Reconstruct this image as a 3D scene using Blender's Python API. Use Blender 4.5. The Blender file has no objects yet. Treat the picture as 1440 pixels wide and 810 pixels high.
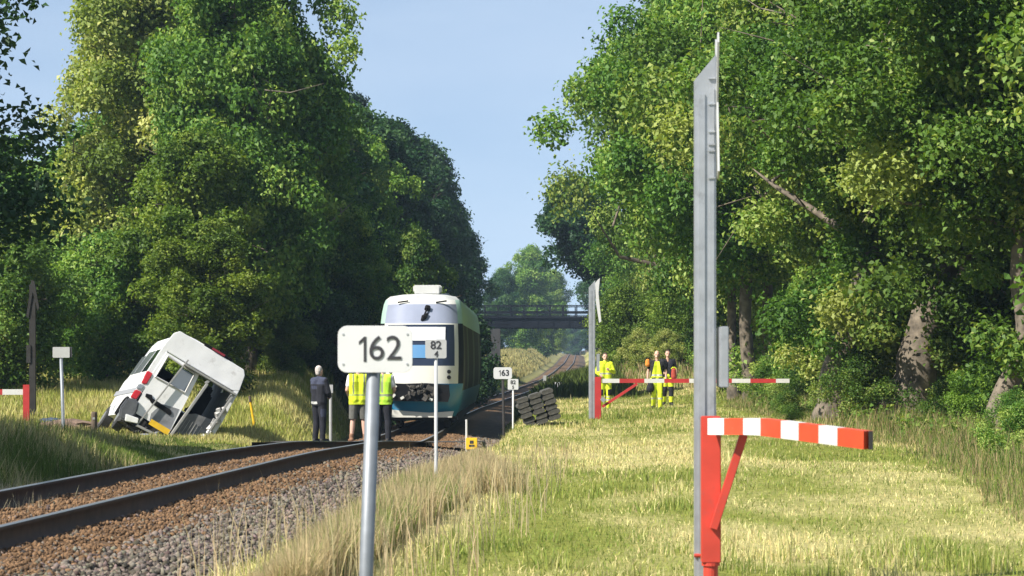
import bpy, bmesh, math, random
import numpy as np
from mathutils import Vector, Matrix, Euler

S = bpy.context.scene
COL = S.collection
rad = math.radians

# ---------------------------------------------------------------- camera, sky, sun, exposure
F, ZC, HY = 3840.0, 1.45, 512.0          # focal length in photo pixels, eye height, horizon row
cd = bpy.data.cameras.new("camera"); cam = bpy.data.objects.new("camera", cd); COL.objects.link(cam)
cd.sensor_width = 36.0; cd.lens = 36.0 * F / 1440.0
cd.shift_y = (HY - 405.0) / 1440.0
cam.location = (0, 0, ZC); cam.rotation_euler = (rad(90), 0, 0)
cd.clip_start = 0.1; cd.clip_end = 6000
cd.dof.use_dof = True; cd.dof.focus_distance = 60.0; cd.dof.aperture_fstop = 9.0
S.camera = cam

SUN_AZ, SUN_EL = 234.0, 44.0             # compass-like: 0 = +Y, clockwise
w = bpy.data.worlds.new("World"); S.world = w; w.use_nodes = True
nt = w.node_tree; bg = nt.nodes["Background"]
sky = nt.nodes.new("ShaderNodeTexSky"); sky.sky_type = 'NISHITA'; sky.sun_disc = False
sky.sun_elevation = rad(SUN_EL); sky.sun_rotation = rad(SUN_AZ)
sky.air_density = 1.0; sky.dust_density = 0.3; sky.ozone_density = 1.6
tcw = nt.nodes.new("ShaderNodeTexCoord"); va = nt.nodes.new("ShaderNodeVectorMath"); va.operation = 'ADD'; va.inputs[1].default_value = (0, 0, .13)
vn = nt.nodes.new("ShaderNodeVectorMath"); vn.operation = 'NORMALIZE'
nt.links.new(tcw.outputs["Generated"], va.inputs[0]); nt.links.new(va.outputs[0], vn.inputs[0]); nt.links.new(vn.outputs[0], sky.inputs[0])
mpw = nt.nodes.new("ShaderNodeMapping"); mpw.inputs["Scale"].default_value = (3.0, 3.0, 11.0); nzw = nt.nodes.new("ShaderNodeTexNoise"); nzw.inputs["Scale"].default_value = 1.6; nzw.inputs["Detail"].default_value = 5
nt.links.new(tcw.outputs["Generated"], mpw.inputs[0]); nt.links.new(mpw.outputs[0], nzw.inputs["Vector"])
rw = nt.nodes.new("ShaderNodeMapRange"); rw.inputs[1].default_value = .36; rw.inputs[2].default_value = .72; rw.inputs[3].default_value = .30; rw.inputs[4].default_value = .62; nt.links.new(nzw.outputs["Fac"], rw.inputs[0])
mw = nt.nodes.new("ShaderNodeMix"); mw.data_type = 'RGBA'; mw.inputs[7].default_value = (4.6, 5.5, 6.7, 1)      # thin veil of high cloud
nt.links.new(rw.outputs[0], mw.inputs[0]); nt.links.new(sky.outputs[0], mw.inputs[6]); nt.links.new(mw.outputs[2], bg.inputs[0]); bg.inputs[1].default_value = 0.085

sd = bpy.data.lights.new("sun", 'SUN'); sun = bpy.data.objects.new("sun", sd); COL.objects.link(sun)
sd.energy = 4.9; sd.angle = rad(0.53); sd.color = (1.0, 0.93, 0.82)
to_sun = Vector((math.sin(rad(SUN_AZ)) * math.cos(rad(SUN_EL)), math.cos(rad(SUN_AZ)) * math.cos(rad(SUN_EL)), math.sin(rad(SUN_EL))))
sun.rotation_euler = to_sun.to_track_quat('Z', 'Y').to_euler()

S.view_settings.view_transform = 'Standard'; S.view_settings.look = 'None'
S.view_settings.gamma = 1.0; S.view_settings.exposure = 0.85
S.render.engine = 'CYCLES'
S.cycles.use_denoising = True
S.cycles.max_bounces = 6; S.cycles.diffuse_bounces = 3; S.cycles.glossy_bounces = 2
S.cycles.transmission_bounces = 4; S.cycles.transparent_max_bounces = 6; S.cycles.volume_bounces = 0
S.cycles.sample_clamp_indirect = 6.0

def P(px, py, Y):
    return Vector(((px - 720.0) * Y / F, Y, ZC + (HY - py) * Y / F))

# ---------------------------------------------------------------- helpers
def link(o, parent=None):
    COL.objects.link(o)
    if parent is not None: o.parent = parent
    return o

def tag(o, label=None, cat=None, group=None, kind=None):
    if label: o["label"] = label
    if cat: o["category"] = cat
    if group: o["group"] = group
    if kind: o["kind"] = kind
    return o

def empty(name, loc=(0, 0, 0), rot=(0, 0, 0)):
    o = bpy.data.objects.new(name, None); o.empty_display_size = 0.2
    o.location = loc; o.rotation_euler = rot
    return link(o)

def fast_mesh(name, co, faces=None, loops=None, starts=None, mats=None, midx=None):
    me = bpy.data.meshes.new(name)
    co = np.asarray(co, dtype=np.float32).reshape(-1, 3)
    if faces is not None:
        faces = np.asarray(faces, dtype=np.int32); k = faces.shape[1]
        loops = faces.reshape(-1); starts = np.arange(len(faces), dtype=np.int32) * k
    me.vertices.add(len(co)); me.vertices.foreach_set("co", co.reshape(-1))
    me.loops.add(len(loops)); me.loops.foreach_set("vertex_index", np.asarray(loops, dtype=np.int32))
    me.polygons.add(len(starts)); me.polygons.foreach_set("loop_start", np.asarray(starts, dtype=np.int32))
    if midx is not None: me.polygons.foreach_set("material_index", np.asarray(midx, dtype=np.int32))
    me.update(calc_edges=True)
    for m in (mats or []): me.materials.append(m)
    return me

def smooth(me, on=True):
    me.polygons.foreach_set("use_smooth", np.full(len(me.polygons), on, dtype=bool)); me.update()

class MB:
    """collects boxes, tubes and sheets; build() links them as one mesh object"""
    def __init__(s): s.v = []; s.f = []; s.m = []; s.cur = 0
    def add(s, vs, fs):
        b = len(s.v); s.v += [tuple(v) for v in vs]
        for f in fs: s.f.append([b + i for i in f]); s.m.append(s.cur)
        return s
    def box(s, c, d, M=None):
        x, y, z = d[0] / 2, d[1] / 2, d[2] / 2
        vs = [Vector((a * x, b * y, e * z)) for e in (-1, 1) for b in (-1, 1) for a in (-1, 1)]
        if M is not None: vs = [M @ v for v in vs]
        vs = [v + Vector(c) for v in vs]
        return s.add(vs, [(0, 2, 3, 1), (4, 5, 7, 6), (0, 1, 5, 4), (2, 6, 7, 3), (0, 4, 6, 2), (1, 3, 7, 5)])
    def beam(s, a, b, wd, hd, up=(0, 0, 1)):
        a, b = Vector(a), Vector(b); d = (b - a); L = d.length; d = d / L
        r = d.cross(Vector(up)); r = r.normalized() if r.length > 1e-5 else Vector((1, 0, 0)); u = r.cross(d)
        vs = [p + r * i * wd / 2 + u * j * hd / 2 for p in (a, b) for j in (-1, 1) for i in (-1, 1)]
        return s.add(vs, [(0, 2, 3, 1), (4, 5, 7, 6), (0, 1, 5, 4), (2, 6, 7, 3), (0, 4, 6, 2), (1, 3, 7, 5)])
    def tube(s, pts, rs, n=10, cap=True):
        pts = [Vector(p) for p in pts]
        if not hasattr(rs, '__len__'): rs = [rs] * len(pts)
        vs, fs = [], []; ref = None
        for i, p in enumerate(pts):
            d = (pts[min(i + 1, len(pts) - 1)] - pts[max(i - 1, 0)]).normalized()
            if ref is None: ref = Vector((1, 0, 0)) if abs(d.x) < .9 else Vector((0, 1, 0))
            a = (ref - d * ref.dot(d)).normalized(); b = d.cross(a); ref = a
            for k in range(n):
                t = 2 * math.pi * k / n
                vs.append(p + (a * math.cos(t) + b * math.sin(t)) * rs[i])
        for i in range(len(pts) - 1):
            for k in range(n):
                k2 = (k + 1) % n
                fs.append((i * n + k, i * n + k2, (i + 1) * n + k2, (i + 1) * n + k))
        if cap: fs.append(tuple(reversed(range(n)))); fs.append(tuple(range((len(pts) - 1) * n, len(pts) * n)))
        return s.add(vs, fs)
    def prism(s, poly, depth, M=None):
        """poly of (x, z) seen from -Y, extruded along +Y by depth"""
        n = len(poly)
        vs = [Vector((x, 0, z)) for x, z in poly] + [Vector((x, depth, z)) for x, z in poly]
        if M is not None: vs = [M @ v for v in vs]
        fs = [tuple(range(n)), tuple(reversed(range(n, 2 * n)))]
        for i in range(n):
            j = (i + 1) % n; fs.append((i, i + n, j + n, j))
        return s.add(vs, fs)
    def build(s, name, mats, parent=None, bevel=0, smooth_=False, fix=True):
        me = bpy.data.meshes.new(name); me.from_pydata(s.v, [], s.f)
        for m in (mats if isinstance(mats, (list, tuple)) else [mats]): me.materials.append(m)
        me.polygons.foreach_set("material_index", s.m)
        if fix:
            bm = bmesh.new(); bm.from_mesh(me); bmesh.ops.recalc_face_normals(bm, faces=bm.faces)
            if bevel: bmesh.ops.bevel(bm, geom=list(bm.edges), offset=bevel, segments=2, affect='EDGES', clamp_overlap=True)
            bm.to_mesh(me); bm.free()
        if smooth_: smooth(me)
        o = bpy.data.objects.new(name, me)
        return link(o, parent)

def round_rect(w_, h_, r, n=5, cx=0, cz=0):
    out = []
    for sx, sz, a0 in ((1, -1, -90), (1, 1, 0), (-1, 1, 90), (-1, -1, 180)):
        for k in range(n + 1):
            a = rad(a0 + 90 * k / n)
            out.append((cx + sx * (w_ / 2 - r) + r * math.cos(a), cz + sz * (h_ / 2 - r) + r * math.sin(a)))
    return out

def text(body, size, mat_, loc, parent=None, name="number", rot=(rad(90), 0, 0), sx=1.0, bold=0.0):
    c = bpy.data.curves.new(name, 'FONT'); c.body = body; c.size = size; c.align_x = 'CENTER'; c.align_y = 'CENTER'
    c.extrude = 0.0012; c.offset = bold; c.space_line = 0.8
    t = bpy.data.objects.new(name, c); COL.objects.link(t)
    dg = bpy.context.evaluated_depsgraph_get()
    me = bpy.data.meshes.new_from_object(t.evaluated_get(dg)); me.name = name
    bpy.data.objects.remove(t); bpy.data.curves.remove(c)
    me.materials.clear(); me.materials.append(mat_)
    o = bpy.data.objects.new(name, me); link(o, parent); o.location = loc; o.rotation_euler = rot; o.scale = (sx, 1, 1)
    return o

# ---------------------------------------------------------------- materials
def mat(name, col, rough=.6, metal=0.0, var=0.0, vs=6.0, bump=0.0, bs=40.0, spec=.5, dirt=None, ds=3.0, damt=.45):
    m = bpy.data.materials.new(name); m.use_nodes = True; n = m.node_tree.nodes; l = m.node_tree.links
    b = n["Principled BSDF"]; b.inputs["Roughness"].default_value = rough; b.inputs["Metallic"].default_value = metal
    b.inputs["Specular IOR Level"].default_value = spec
    b.inputs["Base Color"].default_value = (*col, 1)
    src = None
    tc = n.new("ShaderNodeTexCoord")
    if var:
        x = n.new("ShaderNodeTexNoise"); x.inputs["Scale"].default_value = vs; x.inputs["Detail"].default_value = 5
        l.new(tc.outputs["Object"], x.inputs["Vector"])
        r = n.new("ShaderNodeValToRGB"); r.color_ramp.elements[0].position = .3; r.color_ramp.elements[1].position = .7
        r.color_ramp.elements[0].color = (*[c * (1 - var) for c in col], 1); r.color_ramp.elements[1].color = (*[min(1, c * (1 + var)) for c in col], 1)
        l.new(x.outputs["Fac"], r.inputs["Fac"]); src = r.outputs["Color"]
    if dirt:
        x = n.new("ShaderNodeTexNoise"); x.inputs["Scale"].default_value = ds; x.inputs["Detail"].default_value = 7; x.inputs["Roughness"].default_value = .65
        l.new(tc.outputs["Object"], x.inputs["Vector"])
        r = n.new("ShaderNodeValToRGB"); r.color_ramp.elements[0].position = 1 - damt - .06; r.color_ramp.elements[1].position = 1 - damt + .14
        l.new(x.outputs["Fac"], r.inputs["Fac"])
        mx = n.new("ShaderNodeMix"); mx.data_type = 'RGBA'
        l.new(r.outputs["Color"], mx.inputs[0])
        if src: l.new(src, mx.inputs[6])
        else: mx.inputs[6].default_value = (*col, 1)
        mx.inputs[7].default_value = (*dirt, 1); src = mx.outputs[2]
    if src: l.new(src, b.inputs["Base Color"])
    if bump:
        x = n.new("ShaderNodeTexNoise"); x.inputs["Scale"].default_value = bs; x.inputs["Detail"].default_value = 6
        l.new(tc.outputs["Object"], x.inputs["Vector"])
        bp = n.new("ShaderNodeBump"); bp.inputs["Strength"].default_value = bump; bp.inputs["Distance"].default_value = .02 if bs > 3 else .06
        l.new(x.outputs["Fac"], bp.inputs["Height"]); l.new(bp.outputs[0], b.inputs["Normal"])
    return m

def attr_mat(name, attr="col", rough=.8, transl=.25, spec=.2, bump=0):
    m = bpy.data.materials.new(name); m.use_nodes = True; n = m.node_tree.nodes; l = m.node_tree.links
    b = n["Principled BSDF"]; b.inputs["Roughness"].default_value = rough; b.inputs["Specular IOR Level"].default_value = spec
    a = n.new("ShaderNodeAttribute"); a.attribute_name = attr
    l.new(a.outputs["Color"], b.inputs["Base Color"])
    if transl:
        t = n.new("ShaderNodeBsdfTranslucent"); l.new(a.outputs["Color"], t.inputs["Color"])
        mx = n.new("ShaderNodeMixShader"); mx.inputs[0].default_value = transl
        l.new(b.outputs[0], mx.inputs[1]); l.new(t.outputs[0], mx.inputs[2]); l.new(mx.outputs[0], n["Material Output"].inputs[0])
    return m

def leaf_mat(name, dark, mid, light, transl=.32, tint=.25):
    m = bpy.data.materials.new(name); m.use_nodes = True; n = m.node_tree.nodes; l = m.node_tree.links
    b = n["Principled BSDF"]; b.inputs["Roughness"].default_value = .55; b.inputs["Specular IOR Level"].default_value = .25
    a = n.new("ShaderNodeAttribute"); a.attribute_name = "rnd"
    r = n.new("ShaderNodeValToRGB"); e = r.color_ramp.elements
    e[0].color = (*dark, 1); e[1].color = (*light, 1); k = e.new(.55); k.color = (*mid, 1)
    l.new(a.outputs["Fac"], r.inputs["Fac"])
    oi = n.new("ShaderNodeObjectInfo"); hs = n.new("ShaderNodeHueSaturation")
    mr = n.new("ShaderNodeMapRange"); mr.inputs[3].default_value = .5 - .025 * tint * 4 / 2; mr.inputs[4].default_value = .5 + .012 * tint * 4 / 2
    l.new(oi.outputs["Random"], mr.inputs[0]); l.new(mr.outputs[0], hs.inputs["Hue"])
    mv = n.new("ShaderNodeMapRange"); mv.inputs[3].default_value = 1 - tint; mv.inputs[4].default_value = 1 + tint
    ml = n.new("ShaderNodeMath"); ml.operation = 'FRACT'; mm = n.new("ShaderNodeMath"); mm.operation = 'MULTIPLY'; mm.inputs[1].default_value = 7.31
    l.new(oi.outputs["Random"], mm.inputs[0]); l.new(mm.outputs[0], ml.inputs[0]); l.new(ml.outputs[0], mv.inputs[0]); l.new(mv.outputs[0], hs.inputs["Value"])
    l.new(r.outputs["Color"], hs.inputs["Color"]); l.new(hs.outputs[0], b.inputs["Base Color"])
    t = n.new("ShaderNodeBsdfTranslucent"); g = n.new("ShaderNodeMix"); g.data_type = 'RGBA'; g.blend_type = 'MULTIPLY'; g.inputs[0].default_value = 1
    l.new(hs.outputs[0], g.inputs[6]); g.inputs[7].default_value = (1.25, 1.3, .55, 1); l.new(g.outputs[2], t.inputs["Color"])
    mx = n.new("ShaderNodeMixShader"); mx.inputs[0].default_value = transl
    l.new(b.outputs[0], mx.inputs[1]); l.new(t.outputs[0], mx.inputs[2]); l.new(mx.outputs[0], n["Material Output"].inputs[0])
    return m

M = dict(
    galv=mat("galvanised_steel", (.40, .42, .45), .45, .55, var=.12, vs=9, dirt=(.28, .29, .31), ds=7, damt=.38),
    galv_pole=mat("grey_pole_steel", (.20, .22, .245), .5, .35, var=.1, vs=14),
    red=mat("red_paint", (.50, .05, .032), .42, var=.14, vs=5, dirt=(.36, .07, .055), ds=9, damt=.38),
    stripe_red=mat("stripe_red", (.58, .065, .022), .5, var=.12, vs=9, dirt=(.40, .10, .06), ds=30, damt=.34),
    stripe_white=mat("stripe_white", (.60, .60, .59), .5, var=.05, vs=11, dirt=(.46, .45, .42), ds=14, damt=.36),
    far_red=mat("worn_red", (.42, .03, .03), .55, var=.15, vs=5),
    sign=mat("sign_white", (.60, .61, .62), .4, var=.03, vs=5, dirt=(.52, .52, .51), ds=6, damt=.36),
    sign_grey=mat("sign_grey", (.40, .41, .41), .5, var=.06, vs=9),
    ink=mat("sign_ink", (.03, .03, .035), .6),
    yellow=mat("yellow_paint", (.75, .47, .02), .5, var=.1),
    black=mat("black_plastic", (.008, .008, .009), .85, var=.2, spec=.15),
    rubber=mat("rubber", (.018, .018, .018), .8),
    rail_side=mat("rail_rust", (.045, .026, .018), .8, var=.35, vs=6),
    rail_top=mat("rail_head", (.42, .41, .40), .32, .85),
    bark=mat("bark", (.135, .112, .086), .9, var=.6, vs=5, bump=1.0, bs=9),
    bark_dark=mat("bark_dark", (.085, .07, .055), .9, var=.4, vs=5, bump=.8, bs=14),
    concrete=mat("concrete", (.062, .06, .052), .9, var=.5, vs=10, bump=.3),
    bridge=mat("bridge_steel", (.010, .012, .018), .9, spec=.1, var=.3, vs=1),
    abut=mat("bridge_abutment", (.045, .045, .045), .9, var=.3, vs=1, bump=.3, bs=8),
    wood=mat("old_wood", (.10, .075, .055), .9, var=.3, vs=9),
    van_white=mat("van_white", (.78, .79, .80), .3, var=.02, vs=2, dirt=(.47, .46, .45), ds=3.5, damt=.36, bump=.35, bs=1.6),
    van_inner=mat("van_inner", (.22, .22, .22), .8, var=.2),
    van_grey=mat("lift_grey", (.33, .33, .32), .55, .2, var=.12, vs=6),
    van_ramp=mat("ramp_grey", (.15, .155, .16), .6, .2, var=.3, vs=4),
    glass=mat("dark_glass", (.012, .016, .022), .08, spec=.8),
    glass_side=mat("tinted_glass", (.16, .18, .20), .1, spec=.8),
    tail=mat("tail_light", (.55, .02, .03), .25),
    chrome=mat("bare_metal", (.55, .55, .55), .3, .7, var=.2),
    tr_white=mat("train_white", (.66, .66, .61), .35, var=.03, vs=1, dirt=(.54, .53, .47), ds=2, damt=.34),
    tr_teal=mat("train_teal", (.005, .17, .34), .35, var=.06, vs=1, dirt=(.02, .16, .27), ds=3, damt=.36),
    tr_green=mat("train_pale_green", (.33, .50, .42), .45, var=.06, vs=1),
    tr_glass=mat("windscreen_glass", (.018, .026, .05), .12, spec=.6),
    tr_panel=mat("train_grey_glass", (.24, .27, .36), .3, var=.1, vs=1.2),
    tr_dark=mat("train_dark_side", (.008, .010, .010), .6, spec=.15, var=.3, vs=1),
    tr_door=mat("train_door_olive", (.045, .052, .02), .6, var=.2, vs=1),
    tr_roof=mat("train_roof", (.55, .56, .55), .55, var=.1, vs=1, dirt=(.4, .4, .38), ds=2),
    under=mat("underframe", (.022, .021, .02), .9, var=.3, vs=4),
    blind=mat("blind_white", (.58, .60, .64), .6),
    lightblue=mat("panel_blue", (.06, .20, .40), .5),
    skin=mat("skin", (.58, .36, .28), .6, var=.08, vs=12),
    hair=mat("grey_hair", (.50, .46, .43), .9, var=.2, vs=40),
    hair_dark=mat("dark_hair", (.06, .04, .03), .9, var=.2, vs=40),
    navy=mat("navy_cloth", (.009, .010, .017), .9, var=.3, vs=12),
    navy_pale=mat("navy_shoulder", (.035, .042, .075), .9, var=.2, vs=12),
    vest=mat("vest_yellow", (.60, .72, .02), .8, var=.1, vs=10),
    vest_g=mat("vest_green", (.38, .66, .04), .8, var=.1, vs=10),
    band=mat("reflective_band", (.42, .43, .42), .5, var=.1),
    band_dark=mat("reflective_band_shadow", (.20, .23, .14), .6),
    tee=mat("white_shirt", (.75, .75, .76), .9, var=.05, vs=14),
    blacktee=mat("black_shirt", (.014, .014, .017), .9, var=.3, vs=14),
    shorts=mat("grey_shorts", (.115, .115, .105), .9, var=.2, vs=12),
    boot=mat("boot", (.025, .023, .022), .7),
    boot_brown=mat("boot_brown", (.22, .11, .06), .7),
    orange=mat("orange_cloth", (.72, .24, .03), .8, var=.1, vs=12),
    redbag=mat("red_cloth", (.36, .05, .03), .8, var=.2, vs=12),
    blue_tarp=mat("blue_sheet", (.025, .045, .09), .6, var=.3),
    debris=mat("brown_debris", (.15, .10, .07), .9, var=.4, vs=6),
    eye=mat("eye", (.03, .02, .02), .3),
)
M["oak"] = leaf_mat("oak_leaf", (0.048, 0.116, 0.018), (0.119, 0.225, 0.035), (0.317, 0.391, 0.100))
M["oak_mid"] = leaf_mat("oak_leaf_far", (0.051, 0.128, 0.022), (0.115, 0.225, 0.037), (0.247, 0.340, 0.072))
M["light"] = leaf_mat("lime_leaf", (0.121, 0.185, 0.036), (0.259, 0.330, 0.079), (0.486, 0.503, 0.181), tint=.1)
M["deep"] = leaf_mat("dense_leaf", (0.015, 0.053, 0.018), (0.033, 0.091, 0.030), (0.066, 0.134, 0.045))
M["olive"] = leaf_mat("olive_leaf", (0.062, 0.119, 0.015), (0.125, 0.206, 0.025), (0.225, 0.294, 0.044), tint=.1)
M["fresh"] = leaf_mat("hedge_leaf", (0.066, 0.143, 0.016), (0.124, 0.233, 0.028), (0.215, 0.331, 0.055))
M["needle"] = leaf_mat("needle", (.010, .028, .018), (.018, .042, .026), (.03, .06, .036), transl=.1)
M["grass"] = attr_mat("grass_blade", transl=.3)
M["stone"] = attr_mat("ballast_stone", transl=0, rough=.9)

# ---------------------------------------------------------------- value noise, track line and terrain
_ng = np.random.default_rng(5).random((256, 256))
def vnoise(x, y, sc=1.0, off=0):
    x = np.asarray(x) / sc + off * 17.3 + 1000; y = np.asarray(y) / sc + off * 5.7 + 1000
    xi = np.floor(x).astype(int); yi = np.floor(y).astype(int); fx = x - xi; fy = y - yi
    fx = fx * fx * (3 - 2 * fx); fy = fy * fy * (3 - 2 * fy)
    a = _ng[xi % 256, yi % 256]; b = _ng[(xi + 1) % 256, yi % 256]; c = _ng[xi % 256, (yi + 1) % 256]; d = _ng[(xi + 1) % 256, (yi + 1) % 256]
    return (a * (1 - fx) + b * fx) * (1 - fy) + (c * (1 - fx) + d * fx) * fy
def fbm(x, y, sc, off=0): return .55 * vnoise(x, y, sc, off) + .28 * vnoise(x, y, sc / 2.1, off + 1) + .17 * vnoise(x, y, sc / 4.3, off + 2)
def sstep(a, b, x):
    t = np.clip((x - a) / (b - a), 0, 1); return t * t * (3 - 2 * t)

_yg = np.arange(-60, 1700, 1.0)
def knots(k, sm=11):
    a = np.array(k, float); v = np.interp(_yg, a[:, 0], a[:, 1])
    ker = np.hanning(sm + 2)[1:-1]; ker /= ker.sum()
    return np.convolve(np.pad(v, sm // 2, mode='edge'), ker, mode='valid')
_tx = knots([(-60, -9.95), (0, -6.2), (20, -4.95), (40, -3.7), (50, -3.2), (58, -3.0), (66, -2.94), (87, -2.97), (117, -2.85), (140, -2.3), (170, -1.1), (220, 1.1), (280, 3.7), (340, 5.9), (450, 9.4), (600, 13.2), (900, 20), (1700, 36)])
_tz = knots([(-60, .16), (20, .16), (40, .17), (50, .05), (55, -.1), (60, -.24), (65, -.40), (75, -.53), (87, -.66), (117, -.74), (150, -.75), (200, -.62), (280, -.15), (340, .5), (450, 1.75), (600, 3.4), (900, 5), (1700, 8)], 9)
_vr = knots([(-60, 0), (20, 0), (50, .04), (65, .14), (85, .05), (105, .25), (130, .5), (200, .9), (280, 1.6), (340, 2.8), (600, 5), (1700, 9)])
_vl = knots([(-60, .25), (38, .2), (46, 0), (54, -.25), (60, -.42), (73, -.42), (80, .2), (95, 1.3), (130, 1.8), (200, 1.9), (280, 1.8), (320, 2.3), (345, 2.7), (450, 3.6), (600, 5.2), (1700, 9)])
def tX(Y): return np.interp(Y, _yg, _tx)
def tZ(Y): return np.interp(Y, _yg, _tz)

def hgt(X, Y, bed=True):
    X = np.asarray(X, float); Y = np.asarray(Y, float)
    t = X - tX(Y); zr = tZ(Y)
    out = np.interp(Y, [0, 60, 110, 200, 1700], [3.3, 3.3, 4.6, 6.5, 7])
    r = np.interp(Y, _yg, _vr) + .085 * np.clip(X - 4.5, 0, 7) * sstep(66, 95, Y) + (1.0 + .7 * (fbm(X, Y, 1.6, 71) - .3)) * np.exp(-((X - 7.0) / 2.6) ** 2 - ((Y - 122) / 13) ** 2)
    l = np.interp(Y, _yg, _vl) + .055 * np.clip(-t - 5, 0, 7) * sstep(75, 60, Y)
    und = .10 * (fbm(X, Y, 3.0) - .5) + .3 * (fbm(X, Y, 17, 3) - .5) * sstep(3.5, 8, np.abs(t))
    base = zr - .60
    k = np.where(t > 0, sstep(2.1, out, t), sstep(2.1, out + .4, -t))
    h = base * (1 - k) + np.where(t > 0, r, l) * k + und * k
    # road embankments carrying the bridge
    e = sstep(6.6, 10.5, np.abs(t)) * sstep(16, 6, np.abs(Y - 283))
    return h * (1 - e) + np.maximum(h, 6.2) * e
def H1(X, Y): return float(hgt(X, Y))

def build_ground():
    ys = np.concatenate([np.arange(-60, 10, 5), np.arange(10, 105, .5), np.arange(105, 200, 1.5), np.arange(200, 700, 5), np.array([700, 800, 950, 1150, 1400, 1700, 2200, 3200])])
    xr = np.concatenate([np.arange(0, 14, .25), np.arange(14, 40, 1.0), np.array([40, 45, 52, 60, 75, 100, 140, 200, 300, 500, 900, 1600])])
    xs = np.concatenate([-xr[::-1][:-1], xr])
    XX, YY = np.meshgrid(xs, ys); Z = hgt(XX, np.minimum(YY, 1690))
    nx, ny = len(xs), len(ys)
    co = np.stack([XX, YY, Z], -1).reshape(-1, 3)
    i = np.arange(nx - 1)[None, :] + np.arange(ny - 1)[:, None] * nx; i = i.reshape(-1)
    m = bpy.data.materials.new("ground_soil_grass"); m.use_nodes = True; n = m.node_tree.nodes; l = m.node_tree.links; b = n["Principled BSDF"]
    b.inputs["Roughness"].default_value = .95; b.inputs["Specular IOR Level"].default_value = .1
    a = n.new("ShaderNodeAttribute"); a.attribute_name = "col"
    tc = n.new("ShaderNodeTexCoord"); x = n.new("ShaderNodeTexNoise"); x.inputs["Scale"].default_value = 9; x.inputs["Detail"].default_value = 8; x.inputs["Roughness"].default_value = .7
    l.new(tc.outputs["Object"], x.inputs["Vector"])
    r = n.new("ShaderNodeValToRGB"); r.color_ramp.elements[0].position = .3; r.color_ramp.elements[1].position = .72
    r.color_ramp.elements[0].color = (.45, .5, .4, 1); r.color_ramp.elements[1].color = (1.35, 1.3, 1.3, 1); l.new(x.outputs["Fac"], r.inputs[0])
    mx = n.new("ShaderNodeMix"); mx.data_type = 'RGBA'; mx.blend_type = 'MULTIPLY'; mx.inputs[0].default_value = 1
    l.new(a.outputs["Color"], mx.inputs[6]); l.new(r.outputs[0], mx.inputs[7]); l.new(mx.outputs[2], b.inputs["Base Color"])
    bp = n.new("ShaderNodeBump"); bp.inputs["Strength"].default_value = .5; bp.inputs["Distance"].default_value = .05
    l.new(x.outputs["Fac"], bp.inputs["Height"]); l.new(bp.outputs[0], b.inputs["Normal"])
    me = fast_mesh("ground", co, np.stack([i, i + 1, i + 1 + nx, i + nx], -1), mats=[m]); smooth(me)
    at = me.attributes.new("col", 'FLOAT_COLOR', 'POINT')
    c = ground_col(co[:, 0], co[:, 1]); at.data.foreach_set("color", np.concatenate([c, np.ones((len(c), 1))], 1).astype(np.float32).reshape(-1))
    tag(link(bpy.data.objects.new("ground", me)), kind="structure", label="uneven verge of dry grass and earth beside the railway line")

GREEN = np.array([.10, .145, .028]); STRAW = np.array([.48, .43, .20]); SAND = np.array([.27, .22, .13]); EARTH = np.array([.10, .075, .05]); DKGREEN = np.array([.035, .06, .018]); YGREEN = np.array([.25, .27, .06])
def lerp(a, b, k): return a * (1 - k[..., None]) + b * k[..., None]
def straw_amt(X, Y):
    """0 green .. 1 straw, on the verges"""
    t = X - tX(Y)
    n1 = fbm(X, Y * .45, 2.4, 7); n2 = fbm(X, Y * .5, .8, 9)
    n3 = fbm(X, Y * .35, 6.0, 10)
    s = sstep(.38, .65, .40 * n1 + .34 * n2 + .26 * n3)
    s = np.maximum(s, .85 * sstep(4.6, 4.0, t) * sstep(42, 32, Y) * (t > 2))
    tr = np.exp(-((X - (-.95 + .061 * (Y - 19.3))) / .20) ** 2) * sstep(34, 28, Y)      # mown strip beside the tall grass
    return np.clip(np.maximum(s, tr), 0, 1)
def ground_col(X, Y):
    t = X - tX(Y)
    s = straw_amt(X, Y)
    c = lerp(np.broadcast_to(YGREEN * .8, (len(X), 3)), np.broadcast_to(STRAW * .85, (len(X), 3)), s)
    bare = np.exp(-((X - 6.4) / 1.7) ** 2 - ((Y - 118) / 13) ** 2)
    c = lerp(c, np.broadcast_to(SAND, c.shape), np.clip(bare * 1.2, 0, .8) * sstep(.3, .55, fbm(X, Y, 1.3, 73)))
    farl = sstep(290, 310, Y) * sstep(-2.2, -3.4, t) * (t > -14)
    c = lerp(c, np.broadcast_to(np.array([.36, .33, .14]), c.shape), farl)
    inbank = sstep(95, 115, Y) * sstep(292, 282, Y) * (np.abs(t) < 9) * (t < 5.2 + 0 * t)
    c = lerp(c, np.broadcast_to(DKGREEN, c.shape), inbank * .85)
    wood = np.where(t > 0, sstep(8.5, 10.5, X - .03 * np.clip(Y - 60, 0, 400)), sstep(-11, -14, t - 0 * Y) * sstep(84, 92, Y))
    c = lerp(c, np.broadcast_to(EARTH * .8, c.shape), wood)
    ditch = sstep(3.0, 2.2, np.abs(t))
    c = lerp(c, np.broadcast_to(EARTH, c.shape), ditch)
    road = sstep(61, 63, Y) * sstep(74, 72, Y) * sstep(-9, -8, X) * (t < -1)
    c = lerp(c, np.broadcast_to(EARTH * .9, c.shape), road * .6)
    return c
build_ground()

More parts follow.
